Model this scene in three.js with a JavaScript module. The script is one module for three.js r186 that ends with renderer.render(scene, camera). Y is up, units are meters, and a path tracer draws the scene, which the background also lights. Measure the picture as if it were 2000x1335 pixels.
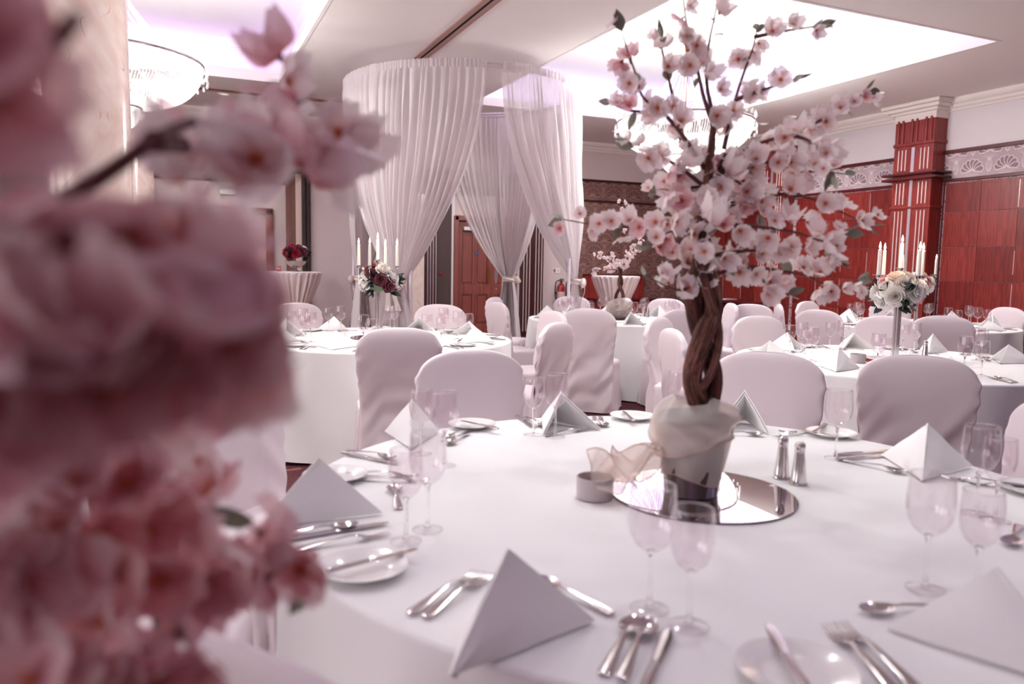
import * as THREE from 'three';
import { mergeGeometries, toCreasedNormals } from 'three/addons/utils/BufferGeometryUtils.js';
import { RoundedBoxGeometry } from 'three/addons/geometries/RoundedBoxGeometry.js';
import { ImprovedNoise } from 'three/addons/math/ImprovedNoise.js';
import { RectAreaLightUniformsLib } from 'three/addons/lights/RectAreaLightUniformsLib.js';

// ---------------------------------------------------------------- camera, light levels, exposure
const scene = new THREE.Scene();
scene.background = new THREE.Color(0x000000);
RectAreaLightUniformsLib.init();
const EYE = 1.32, FOCAL = 1495, YAW = 0.41548, PITCH = 0.1008, ROLL = 0.01705;
const fwd = new THREE.Vector3(Math.sin(YAW) * Math.cos(PITCH), -Math.sin(PITCH), -Math.cos(YAW) * Math.cos(PITCH));
const flat = new THREE.Vector3(Math.cos(YAW), 0, Math.sin(YAW));
const upright = new THREE.Vector3().crossVectors(flat, fwd);
const camUp = flat.clone().multiplyScalar(-Math.sin(ROLL)).addScaledVector(upright, Math.cos(ROLL));
const camRight = flat.clone().multiplyScalar(Math.cos(ROLL)).addScaledVector(upright, Math.sin(ROLL));
const camera = new THREE.PerspectiveCamera(2 * Math.atan(667.5 / FOCAL) * 180 / Math.PI, 2000 / 1335, 0.05, 60);
camera.position.set(0, EYE, 0);
camera.up.copy(camUp);
camera.lookAt(fwd.clone().add(camera.position));
camera.focus = 4.6;
camera.userData.fStop = 2.6;
const renderer = new THREE.WebGLRenderer({ antialias: true });
renderer.toneMapping = THREE.LinearToneMapping;
renderer.toneMappingExposure = 1.12;
renderer.shadowMap.enabled = true;
const LIGHT = {
  cove: { clear: [11, 0xc9b8ff], pink: [6.5, 0xc48cf2] },   // LED strips hidden behind the lips of the ceiling recesses
  chandelier: [17, 0xfbfdfa],
  downlight: [13, 0xf8fbf9],
  candle: [0.08, 0xffdcb8],
  window: [3.6, 0xfbf8f8],                                     // unseen windows, added in the left wall to brighten the room
};

// ---------------------------------------------------------------- helpers
let seed = 7;
const rnd = () => { seed = (seed * 1664525 + 1013904223) >>> 0; return seed / 4294967296; };
const rr = (a, b) => a + (b - a) * rnd();
const noise = new ImprovedNoise();
const N3 = (x, y, z) => noise.noise(x + 100.37, y + 50.71, z + 20.13);
const { lerp, clamp, smoothstep } = THREE.MathUtils;
const V = (x, y, z) => new THREE.Vector3(x, y, z);
// a sight line through a picture point, met with a level plane, a wall or a depth: measures places off the photograph
const sight = (x, y) => fwd.clone().addScaledVector(camRight, (x - 1000) / FOCAL).addScaledVector(camUp, -(y - 667.5) / FOCAL);
const onY = (x, y, level) => { const d = sight(x, y); return d.multiplyScalar((level - EYE) / d.y).setY(level); };
const onZ = (x, y, z) => { const d = sight(x, y); d.multiplyScalar(z / d.z); d.y += EYE; return d; };
const onX = (x, y, wx) => { const d = sight(x, y); d.multiplyScalar(wx / d.x); d.y += EYE; return d; };
const atDepth = (x, y, t) => { const d = sight(x, y).multiplyScalar(t); d.y += EYE; return d; };
const seenAt = (p) => { const q = p.clone().sub(camera.position), z = q.dot(fwd); return z < 0.05 ? [1e5, 1e5, z] : [1000 + FOCAL * q.dot(camRight) / z, 667.5 - FOCAL * q.dot(camUp) / z, z]; };
const inFrame = (p, m = 40) => { const [x, y] = seenAt(p); return x > -m && x < 2000 + m && y > -m && y < 1335 + m; };

const taken = {};
function numbered(name) { taken[name] = (taken[name] ?? -1) + 1; return taken[name] ? name + '_' + String(taken[name]).padStart(3, '0') : name; }
function norm(g) {
  g = g.index ? g : g.clone();
  if (!g.index) { const n = g.attributes.position.count; g.setIndex([...Array(n).keys()]); }
  for (const k of Object.keys(g.attributes)) if (!['position', 'normal', 'uv', 'color'].includes(k)) g.deleteAttribute(k);
  if (!g.attributes.uv) g.setAttribute('uv', new THREE.BufferAttribute(new Float32Array(g.attributes.position.count * 2), 2));
  if (!g.attributes.normal) g.computeVertexNormals();
  g.morphAttributes = {};
  return g;
}
const merge = (list) => { list = list.map(norm); const c = list.every((g) => g.attributes.color); if (!c) list.forEach((g) => g.deleteAttribute('color')); return list.length === 1 ? list[0] : mergeGeometries(list); };
function obj(name, geo, mat, parent = scene) {
  const m = new THREE.Mesh(Array.isArray(geo) ? merge(geo) : geo, mat);
  m.name = parent === scene ? numbered(name) : name;
  m.castShadow = m.receiveShadow = true;
  parent.add(m);
  return m;
}
function tag(o, label, category, group) { o.userData.label = label; o.userData.category = category; if (group) o.userData.group = group; return o; }
function thing(name, label, category, p = V(0, 0, 0), turn = 0, group) {
  const o = new THREE.Group(); o.name = numbered(name); o.position.copy(p); o.rotation.y = turn; scene.add(o);
  return tag(o, label, category, group);
}
function dup(root, label, p, turn = 0, group) {
  const r = root.clone(); r.name = numbered(root.name.replace(/_\d{3}$/, '')); r.position.copy(p); r.rotation.set(0, turn, 0); scene.add(r);
  r.userData = { ...root.userData, label };
  if (group) r.userData.group = group;
  return r;
}
const struct = (name, geo, mat, parent = scene) => { const o = obj(name, geo, mat, parent); if (parent === scene) o.userData.kind = 'structure'; return o; };

const box = (w, h, d, x = 0, y = 0, z = 0) => new THREE.BoxGeometry(w, h, d).translate(x, y, z);
const rbox = (w, h, d, x = 0, y = 0, z = 0, r = 0.008) => new RoundedBoxGeometry(w, h, d, 2, Math.min(r, w / 2.01, h / 2.01, d / 2.01)).translate(x, y, z);
// box with uv in metres
function mbox(w, h, d, x = 0, y = 0, z = 0, u = 1) {
  const g = new THREE.BoxGeometry(w, h, d), t = g.attributes.uv, dims = [[d, h], [d, h], [w, d], [w, d], [w, h], [w, h]];
  for (let i = 0; i < 24; i++) { const [a, b] = dims[i >> 2]; t.setXY(i, t.getX(i) * a / u + x, t.getY(i) * b / u + y); }
  return g.translate(x, y, z);
}
const cyl = (r0, r1, h, x = 0, y = 0, z = 0, n = 20) => new THREE.CylinderGeometry(r1, r0, h, n).translate(x, y, z);
const lathe = (pts, n = 28) => { const g = new THREE.LatheGeometry(pts.map(([x, y]) => new THREE.Vector2(x, y)), n); return g; };
function grid(nu, nv, f, wrap = false) {
  const p = [], uv = [], ix = [];
  for (let j = 0; j <= nv; j++) for (let i = 0; i <= nu; i++) { const q = f(i / nu, j / nv); p.push(q[0], q[1], q[2]); uv.push(q[3] ?? i / nu, q[4] ?? j / nv); }
  const w = nu + 1;
  for (let j = 0; j < nv; j++) for (let i = 0; i < nu; i++) { const a = j * w + i; ix.push(a, a + 1, a + w, a + 1, a + w + 1, a + w); }
  const g = new THREE.BufferGeometry();
  g.setAttribute('position', new THREE.Float32BufferAttribute(p, 3)); g.setAttribute('uv', new THREE.Float32BufferAttribute(uv, 2)); g.setIndex(ix);
  g.computeVertexNormals();
  if (wrap) { const n = g.attributes.normal; for (let j = 0; j <= nv; j++) { const a = j * w, b = a + nu, v = V(n.getX(a) + n.getX(b), n.getY(a) + n.getY(b), n.getZ(a) + n.getZ(b)).normalize(); n.setXYZ(a, v.x, v.y, v.z); n.setXYZ(b, v.x, v.y, v.z); } }
  return g;
}
// tube along points with its own radius at each point, closed at both ends
function sweep(pts, radii, n = 8, smooth = 4) {
  const curve = new THREE.CatmullRomCurve3(pts, false, 'centripetal'), m = (pts.length - 1) * smooth, fr = curve.computeFrenetFrames(m, false);
  const rad = (t) => { const x = t * (radii.length - 1), i = Math.min(Math.floor(x), radii.length - 2); return lerp(radii[i], radii[i + 1], x - i); };
  return grid(n, m + 2, (u, v) => {
    const k = Math.round(v * (m + 2)), c = clamp(k - 1, 0, m), t = c / m, r = k === 0 || k === m + 2 ? 0.0001 : rad(t), o = curve.getPoint(t), a = u * Math.PI * 2;
    const q = o.addScaledVector(fr.normals[c], Math.cos(a) * r).addScaledVector(fr.binormals[c], Math.sin(a) * r);
    return [q.x, q.y, q.z];
  }, true);
}
// closed body lofted along z from stations [z, half width, height of middle, hollow, thickness]
function loft(st, per = 5) {
  const ring = 2 * per;
  return grid(ring, st.length + 1, (u, v) => {
    const k = Math.round(v * (st.length + 1)), s = st[clamp(k - 1, 0, st.length - 1)], [z, w, y, b, t] = s, cap = k === 0 || k === st.length + 1;
    const i = Math.round(u * ring) % ring, top = i < per, x = top ? lerp(-1, 1, i / (per - 1)) : lerp(1, -1, (i - per) / (per - 1));
    const edge = 1 - Math.pow(Math.abs(x), 4) * 0.6;
    if (cap) return [0, y, z];
    return [x * w, y - b * (1 - x * x) + (top ? t / 2 : -t / 2) * edge, z];
  });
}
function canvas(w, h, draw) { const c = document.createElement('canvas'); c.width = w; c.height = h; draw(c.getContext('2d'), w, h); return c; }
function tex(c, srgb = true, rx = 1, ry = 1) {
  const t = new THREE.CanvasTexture(c); t.wrapS = t.wrapT = THREE.RepeatWrapping; t.repeat.set(rx, ry); if (srgb) t.colorSpace = THREE.SRGBColorSpace; return t;
}
const std = (color, roughness = 0.7, extra = {}) => new THREE.MeshStandardMaterial({ color, roughness, side: THREE.DoubleSide, ...extra });
const phys = (color, roughness, extra = {}) => new THREE.MeshPhysicalMaterial({ color, roughness, side: THREE.DoubleSide, ...extra });

// ---------------------------------------------------------------- textures
const hexmix = (a, b, t) => '#' + new THREE.Color(a).lerp(new THREE.Color(b), clamp(t, 0, 1)).getHexString();
function pixelTex(w, h, f) {
  const d = new Uint8Array(w * h * 4);
  for (let y = 0; y < h; y++) for (let x = 0; x < w; x++) { const c = f(x / w, y / h); d.set([c[0], c[1], c[2], 255], (y * w + x) * 4); }
  const t = new THREE.DataTexture(d, w, h); t.magFilter = t.minFilter = THREE.LinearFilter; t.wrapS = t.wrapT = THREE.RepeatWrapping; t.colorSpace = THREE.SRGBColorSpace; t.needsUpdate = true;
  return t;
}
const mixRGB = (a, b, t) => [0, 1, 2].map((i) => Math.round(lerp(a[i], b[i], clamp(t, 0, 1))));
// upright wood grain, tiling
const woodTex = (dark, light, sx = 26) => pixelTex(256, 512, (u, v) => {
  const a = u * Math.PI * 2, cx = Math.cos(a) * sx / 6, cy = Math.sin(a) * sx / 6, w = Math.sin(v * Math.PI * 2) * 0.5;
  let g = 0.5 + 0.55 * N3(cx, cy, w) + 0.3 * N3(cx * 3.1, cy * 3.1, w * 1.6 + 4) + 0.16 * N3(cx * 9, cy * 9, w * 4 + 9);
  return mixRGB(dark, light, g);
});
const marbleTex = pixelTex(512, 512, (u, v) => {
  const a = u * Math.PI * 2, x = Math.cos(a) * 1.3, y = Math.sin(a) * 1.3, b = v * Math.PI * 2, z = Math.sin(b) * 1.1, z2 = Math.cos(b) * 1.1;
  const w = N3(x * 1.2, y * 1.2 + z2, z) * 1.6;
  const vein = Math.pow(1 - Math.abs(Math.sin((x * 1.1 + z * 1.4 + w) * 2.2)), 34) * smoothstep(N3(x * 2 + 5, y * 2, z * 2 + z2), -0.1, 0.35);
  const cloud = 0.5 + 0.6 * N3(x * 2.2, y * 2.2 + z2 * 2, z * 2.2) + 0.25 * N3(x * 6, y * 6 + z2 * 5, z * 6);
  return mixRGB(mixRGB([226, 196, 186], [240, 222, 214], cloud), [168, 92, 78], vein * 0.8);
});
const carpetTex = pixelTex(256, 256, (u, v) => {
  const a = u * Math.PI * 2, b = v * Math.PI * 2, x = Math.cos(a), y = Math.sin(a), z = Math.cos(b), w = Math.sin(b);
  const m = N3(x * 2 + z, y * 2 + w, z * 2 - x), f = N3(u * 90, v * 90, 3);
  return mixRGB(mixRGB([58, 14, 26], [92, 30, 40], 0.5 + f), [150, 96, 84], smoothstep(m, 0.36, 0.42) * 0.75);
});
// wallpaper print: fans of rounded petals between pointed leaves, pale outlines
function wallpaper(ground, petal, line) {
  return tex(canvas(512, 512, (c, W) => {
    c.fillStyle = ground; c.fillRect(0, 0, W, W);
    c.strokeStyle = line; c.lineCap = 'round'; c.lineJoin = 'round';
    const fan = (x, y, s) => {
      for (let k = -3; k <= 3; k++) {
        c.save(); c.translate(x, y); c.rotate(k * 0.44); c.beginPath();
        c.moveTo(0, -s * 0.16); c.bezierCurveTo(-s * 0.34, -s * 0.6, -s * 0.26, -s * 1.02, 0, -s * 1.02); c.bezierCurveTo(s * 0.26, -s * 1.02, s * 0.34, -s * 0.6, 0, -s * 0.16);
        c.fillStyle = petal; c.fill(); c.lineWidth = 10; c.stroke(); c.restore();
      }
      c.lineWidth = 6; c.beginPath(); c.moveTo(x - s * 0.9, y + s * 0.12); c.bezierCurveTo(x - s * 0.4, y - s * 0.14, x + s * 0.4, y - s * 0.14, x + s * 0.9, y + s * 0.12); c.stroke();
      for (let k = -4; k <= 4; k++) { c.beginPath(); c.moveTo(x, y + s * 0.72); c.quadraticCurveTo(x + k * s * 0.07, y + s * 0.3, x + k * s * 0.17, y + s * (0.1 + 0.012 * k * k)); c.lineWidth = 3.5; c.stroke(); }
    };
    const leaf = (x, y, s) => {
      for (const q of [1, 0.62, 0.3]) { c.lineWidth = 4 + 2 * q; c.beginPath(); c.moveTo(x, y - s * q); c.bezierCurveTo(x + s * 0.5 * q, y - s * 0.35 * q, x + s * 0.42 * q, y + s * 0.4, x, y + s * 0.62); c.bezierCurveTo(x - s * 0.42 * q, y + s * 0.4, x - s * 0.5 * q, y - s * 0.35 * q, x, y - s * q); c.stroke(); }
    };
    for (const dx of [-W, 0, W]) for (const dy of [-W, 0, W]) { leaf(dx, dy + 118, 128); leaf(dx + 256, dy + 374, 128); fan(dx + 256, dy + 176, 178); fan(dx, dy + 432, 178); }
  }));
}
const barkTex = (() => { const t = pixelTex(128, 256, (u, v) => { const a = u * Math.PI * 2, x = Math.cos(a), y = Math.sin(a), b = v * Math.PI * 2, r = N3(x * 3.2, y * 3.2, Math.sin(b) * 0.9) + 0.7 * N3(x * 8, y * 8, Math.sin(b) * 2.4 + Math.cos(b)) + 0.4 * N3(u * 60, v * 30, 2); return mixRGB([52, 26, 24], [150, 98, 84], 0.45 + 0.62 * r); }); t.repeat.set(1, 3); return t; })();
// ---------------------------------------------------------------- materials
const M = {
  linen: std(0xf0eeee, 0.85), napkin: std(0xf3f0f0, 0.8), chair: std(0xe2d4d9, 0.82), china: phys(0xf4f1f0, 0.16, { clearcoat: 0.4 }),
  voile: phys(0xf8f2f3, 0.72, { transmission: 0.62, thickness: 0 }), voileTie: phys(0xf0e2dd, 0.75, { transmission: 0.3, thickness: 0 }),
  organza: phys(0xf5eae5, 0.5, { transmission: 0.72, thickness: 0 }), organzaEdge: phys(0xc9a99c, 0.6, { transmission: 0.2, thickness: 0 }),
  pane: phys(0xfdfbfc, 0.0, { transmission: 1, thickness: 0, ior: 1.5 }), stem: phys(0xffffff, 0.0, { transmission: 1, thickness: 0.01, ior: 1.5 }),
  steel: std(0xc9c2c4, 0.14, { metalness: 1 }), mirror: std(0xe9e4e6, 0.015, { metalness: 1 }), chrome: std(0xd2cccc, 0.1, { metalness: 1 }), brass: std(0x8a5c3c, 0.3, { metalness: 1 }),
  darkGlass: phys(0x2c2122, 0.08, { clearcoat: 1 }), edge: std(0x6a6066, 0.15, { metalness: 1 }),
  ceiling: std(0xf2e9e7, 0.9), cove: std(0xf3eeee, 0.75), lip: std(0xefe6e6, 0.8), cornice: std(0xeee2de, 0.75), white: std(0xe6dcdf, 0.85), plain: std(0xd2c0c0, 0.85),
  wood: std(0xffffff, 0.36, { map: woodTex([112, 32, 30], [172, 66, 58]) }), woodDark: std(0xffffff, 0.38, { map: woodTex([46, 14, 15], [82, 28, 27]) }), woodDoor: std(0xffffff, 0.4, { map: woodTex([104, 44, 38], [160, 84, 72]) }),
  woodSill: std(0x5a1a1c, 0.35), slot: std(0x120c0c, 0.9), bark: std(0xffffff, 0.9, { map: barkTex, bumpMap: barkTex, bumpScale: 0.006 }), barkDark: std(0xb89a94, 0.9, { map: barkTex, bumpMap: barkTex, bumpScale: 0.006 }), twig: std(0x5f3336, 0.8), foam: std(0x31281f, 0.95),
  inlay: std(0xf6e8e2, 0.25, { metalness: 0.3 }), silver: std(0xdccfd8, 0.3, { metalness: 0.6 }), marble: std(0xffffff, 0.16, { map: marbleTex }), carpet: std(0xffffff, 0.95, { map: carpetTex }),
  paper: std(0xffffff, 0.7, { map: wallpaper('#b8a3a9', '#927a85', '#ecd8d4') }), paperShaded: std(0xffffff, 0.75, { map: wallpaper('#7b5552', '#674340', '#ad8276') }),  // second copy, for the back wall: same print with shade put into its colours
  leaf: std(0x79786a, 0.7), leafPale: std(0xa3a596, 0.7), leafDark: std(0x2c3330, 0.6), wax: phys(0xf6f1ea, 0.5, { transmission: 0.12, thickness: 0 }),
  red: phys(0xa01c28, 0.3, { clearcoat: 0.6 }), black: std(0x1c1618, 0.5), blue: std(0x2b3a78, 0.5), sugar: std(0xd8a898, 0.8), sign: std(0xf1ecec, 0.6),
  led: std(0xffffff, 0.6, { emissive: LIGHT.cove.clear[1], emissiveIntensity: 3 }), ledPink: std(0xffffff, 0.6, { emissive: LIGHT.cove.pink[1], emissiveIntensity: 3 }),
  bulb: std(0xffffff, 0.4, { emissive: 0xfff4ea, emissiveIntensity: 14 }), flame: std(0xffffff, 0.6, { emissive: 0xffe6c0, emissiveIntensity: 9 }), lens: std(0xffffff, 0.6, { emissive: 0xfff1ea, emissiveIntensity: 0.6 }),
  crystal: phys(0xffffff, 0.1, { transmission: 0.86, thickness: 0, ior: 1.6 }), crystalClear: phys(0xffffff, 0.02, { transmission: 0.9, thickness: 0, ior: 1.6 }),
  stone: std(0xdcd2d0, 0.5), pot: phys(0x4b3d3d, 0.14, { clearcoat: 1 }),
};

// ---------------------------------------------------------------- the room: floor, walls, ceiling with two lit recesses
const BACK = -12.95, RIGHT = 9.67, LEFT = -6.0, FRONT = 6.5, CEIL = 3.63, TOP = 4.2;
struct('floor', (() => { const g = box(RIGHT - LEFT + 0.6, 0.1, FRONT - BACK + 0.6, (RIGHT + LEFT) / 2, -0.05, (FRONT + BACK) / 2); const t = g.attributes.uv; for (let i = 0; i < t.count; i++) t.setXY(i, t.getX(i) * 12, t.getY(i) * 15); return g; })(), M.carpet);
struct('wall_back', [mbox(4.50 - LEFT, 4.4, 0.2, (4.50 + LEFT) / 2, 2.2, BACK - 0.1), mbox(RIGHT - 6.30 + 0.3, 4.4, 0.2, (RIGHT + 6.30 + 0.3) / 2, 2.2, BACK - 0.1), mbox(1.8, 2.27, 0.2, 5.40, 2.16 + 1.135, BACK - 0.1)], std(0xd8c4c3, 0.85));  // white wall; the shade it lies in is put into this darker colour
struct('wall_right', mbox(0.2, 4.4, FRONT - BACK, RIGHT + 0.1, 2.2, (FRONT + BACK) / 2), M.white);
struct('wall_left', mbox(0.2, 4.4, FRONT - BACK, LEFT - 0.1, 2.2, (FRONT + BACK) / 2), M.white);
struct('wall_front', mbox(RIGHT - LEFT + 0.4, 4.4, 0.2, (RIGHT + LEFT) / 2, 2.2, FRONT + 0.1), M.white);

// three unseen windows, added left of the camera to brighten what faces that way
for (const [i, z] of [-7.0, -3.4, 0.2].entries()) {
  const w = struct('window_' + (i + 1), [box(0.1, 2.2, 0.09, LEFT + 0.03, 2.1, z - 1.3), box(0.1, 2.2, 0.09, LEFT + 0.03, 2.1, z + 1.3), box(0.1, 0.09, 2.69, LEFT + 0.03, 3.2, z), box(0.14, 0.09, 2.69, LEFT + 0.05, 1.02, z)], M.woodDoor);
  obj('added_curtain', grid(120, 2, (u, v) => [LEFT + 0.06 + 0.025 * Math.sin(u * 150), 1.06 + v * 2.1, z - 1.26 + u * 2.52]), std(0xf0eeee, 0.8, { emissive: LIGHT.window[1], emissiveIntensity: 0.8 }), w).castShadow = false;  // curtain made to glow as part of the added fill
  const l = new THREE.RectAreaLight(LIGHT.window[1], LIGHT.window[0], 2.5, 2.1); l.name = 'added_fill_light'; l.position.set(LEFT + 0.12, 2.1, z); l.rotation.y = -Math.PI / 2; scene.add(l);
}

const RECESS = [[4.0, 7.62, -10.67, -5.33, 'clear'], [-2.12, 1.317, -10.67, -5.33, 'pink'], [4.0, 7.62, -2.7, 2.64, 'clear'], [-2.12, 1.317, -2.7, 2.64, 'pink']];
{ // flat of the ceiling with rectangular openings
  const xs = [LEFT, -2.12, 1.317, 4.0, 7.62, RIGHT], zs = [BACK, -10.67, -5.33, -2.7, 2.64, FRONT], parts = [];
  for (let i = 0; i < 5; i++) for (let j = 0; j < 5; j++) {
    if ((i === 1 || i === 3) && (j === 1 || j === 3)) continue;
    parts.push(mbox(xs[i + 1] - xs[i], 0.08, zs[j + 1] - zs[j], (xs[i] + xs[i + 1]) / 2, CEIL + 0.04, (zs[j] + zs[j + 1]) / 2));
  }
  const c = struct('ceiling', parts, M.ceiling);
  for (const [x0, x1, z0, z1, hue] of RECESS) {
    const w = x1 - x0, d = z1 - z0, cx = (x0 + x1) / 2, cz = (z0 + z1) / 2, o = 0.34, r = [];
    // upstand round the opening, trough behind it, cove wall with stepped mouldings, top
    const lip = [];
    for (const s of [-1, 1]) { lip.push(box(w + 0.06, 0.113, 0.035, cx, CEIL + 0.0535, cz + s * (d / 2 + 0.0125)), box(0.035, 0.113, d, cx + s * (w / 2 + 0.0125), CEIL + 0.0535, cz)); }
    obj('recess_lip', lip, M.lip, c);
    const prof = [[0.0, CEIL + 0.08], [o, CEIL + 0.08], [o, 4.0], [o - 0.03, 4.01], [o - 0.03, 4.04], [o - 0.07, 4.05], [o - 0.07, 4.07], [o - 0.10, 4.08], [o - 0.10, 4.10], [o - 0.13, 4.13], [o - 0.17, 4.165], [o - 0.25, 4.19], [o - 0.36, TOP]];
    for (let k = 0; k < prof.length - 1; k++) {
      const [a, y0] = prof[k], [b, y1] = prof[k + 1], P = (q, y) => [[x0 - q, y, z0 - q], [x1 + q, y, z0 - q], [x1 + q, y, z1 + q], [x0 - q, y, z1 + q], [x0 - q, y, z0 - q]], A = P(a, y0), B = P(b, y1);
      const g = grid(4, 1, (u, v) => (v ? B : A)[Math.round(u * 4)]).toNonIndexed(); g.computeVertexNormals(); r.push(g);
    }
    r.push(box(w + 1.0, 0.06, d + 1.0, cx, TOP + 0.03, cz));
    obj('recess_cove', r, M.cove, c);
    const strip = obj('led_strip', [...[-1, 1].flatMap((s) => [box(w, 0.012, 0.02, cx, CEIL + 0.088, cz + s * (d / 2 + 0.16)), box(0.02, 0.012, d, cx + s * (w / 2 + 0.16), CEIL + 0.088, cz)])], hue === 'pink' ? M.ledPink : M.led, c);
    strip.castShadow = false;
    const [power, color] = LIGHT.cove[hue];
    for (const s of [-1, 1]) for (const [len, px, pz, flip] of [[w, cx, cz + s * (d / 2 + 0.16), 0], [d, cx + s * (w / 2 + 0.16), cz, 1]]) {
      const l = new THREE.RectAreaLight(color, power, flip ? 0.06 : len, flip ? len : 0.06); l.name = 'led_strip_light'; l.position.set(px, CEIL + 0.11, pz); l.rotation.x = Math.PI / 2; scene.add(l);
    }
  }
}
{ // folding-wall track in the ceiling between the recesses, and its side branch
  const t = struct('trim_1', [box(0.055, 0.02, 5.6, 2.61 - 0.045, CEIL - 0.004, -7.4), box(0.055, 0.02, 5.6, 2.61 + 0.045, CEIL - 0.004, -7.4), box(3.2, 0.02, 0.06, 1.1, CEIL - 0.004, -11.42), box(3.2, 0.02, 0.06, 1.1, CEIL - 0.004, -11.54)], std(0xa8807a, 0.6));
  obj('track_slot', [box(0.04, 0.012, 5.6, 2.61, CEIL - 0.003, -7.4), box(3.2, 0.012, 0.06, 1.1, CEIL - 0.003, -11.48)], M.slot, t);
}
// cornice, rails, wallpaper bands
const corniceProfile = (s) => [[0, 0], [0.03, 0], [0.035, 0.03], [0.06, 0.045], [0.065, 0.075], [0.10, 0.10], [0.115, 0.125], [0.115, 0.16], [0, 0.16]].map(([a, b]) => [a * s, b * s]);
function run(profile, len) { // extruded along +x, a = out of the wall (+z), b = up
  const sh = new THREE.Shape(profile.map(([a, b]) => new THREE.Vector2(a, b)));
  return new THREE.ExtrudeGeometry(sh, { depth: len, bevelEnabled: false }).rotateY(-Math.PI / 2).translate(len, 0, 0).scale(1, 1, 1);
}
{
  const back = run(corniceProfile(1), RIGHT - LEFT); back.rotateY(0).translate(LEFT, CEIL - 0.16, BACK);
  const side = run(corniceProfile(1), FRONT - BACK); side.rotateY(-Math.PI / 2).translate(RIGHT, CEIL - 0.16, BACK);
  struct('trim_2', back, M.cornice); struct('trim_3', side, M.cornice);
}
const LOW = 2.55, UP = 2.933;
struct('trim_4', [rbox(RIGHT - LEFT, 0.045, 0.035, (RIGHT + LEFT) / 2, UP, BACK + 0.017), rbox(4.5 - LEFT, 0.04, 0.03, (4.5 + LEFT) / 2, LOW, BACK + 0.015), rbox(RIGHT - 6.9, 0.04, 0.03, (RIGHT + 6.9) / 2, LOW, BACK + 0.015), rbox(2.4, 0.04, 0.03, 5.7, LOW, BACK + 0.015)], std(0x3a1416, 0.4));
struct('trim_5', [rbox(0.035, 0.05, FRONT - BACK, RIGHT - 0.017, UP, (FRONT + BACK) / 2), rbox(0.03, 0.045, FRONT - BACK, RIGHT - 0.015, LOW, (FRONT + BACK) / 2)], M.woodSill);
const U = (g, s) => { const t = g.attributes.uv; for (let i = 0; i < t.count; i++) t.setXY(i, t.getX(i) / s, t.getY(i) / s); return g; };
struct('wall_back_paper', [U(mbox(RIGHT - LEFT, UP - LOW, 0.006, (RIGHT + LEFT) / 2, (UP + LOW) / 2, BACK + 0.003), 0.46), U(mbox(RIGHT - 7.0, LOW, 0.006, (RIGHT + 7.0) / 2, LOW / 2, BACK + 0.003), 0.46), U(mbox(3.4, 1.2, 0.006, -4.2, 1.95, BACK + 0.003), 0.46)], M.paperShaded);
struct('wall_right_paper', [U(mbox(0.006, UP - LOW, FRONT - BACK, RIGHT - 0.003, (UP + LOW) / 2, (FRONT + BACK) / 2), 0.46), U(mbox(0.006, LOW, FRONT - BACK, RIGHT - 0.0025, LOW / 2, (FRONT + BACK) / 2), 0.46)], M.paper);

// veneer panels on the long wall: rows 0.46 high, pieces of differing width with thin metal inlays between some of them
{
  const w = struct('wall_right_panelling', box(0.012, LOW - 0.05, 0.02, RIGHT - 0.012, LOW / 2, -7.35), M.woodSill);
  const rows = [0.02, 0.28, 0.74, 1.2, 1.66, 2.12, LOW - 0.03], variants = [M.wood, std(0xf0dcd8, 0.36, { map: M.wood.map }), std(0xdcc4c2, 0.36, { map: M.wood.map })];
  const zones = [[-12.9, -10.85], [-10.05, -8.06], [-7.32, -4.3]];
  const shared = {};
  for (const [z0, z1] of zones) {
    const n = Math.round((z1 - z0) / 0.52), pw = (z1 - z0) / n;
    for (let i = 0; i < n; i++) for (let k = 0; k < rows.length - 1; k++) {
      const h = rows[k + 1] - rows[k] - 0.006, key = h.toFixed(3) + pw.toFixed(3) + (i + k) % 3;
      shared[key] ??= mbox(0.018, h, pw - 0.005, 0, ((i + k) % 3) * 0.31, 0, 0.55).translate(0, -((i + k) % 3) * 0.31, 0);
      const p = obj('panel', shared[key], variants[(i * 2 + k) % 3], w); p.position.set(RIGHT - 0.013, rows[k] + h / 2, z0 + pw * (i + 0.5));
    }
    const l = []; for (let i = 1; i < n; i += 1) if (i % 2 === 0 || z1 < -8) for (const [a, b] of [[0.3, 0.72], [0.76, 1.18], [2.14, 2.48], [1.3, 1.6]]) l.push(box(0.004, b - a, 0.006, RIGHT - 0.022, (a + b) / 2, z0 + pw * i));
    obj('inlay', l, M.inlay, w);
  }
}
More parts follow.
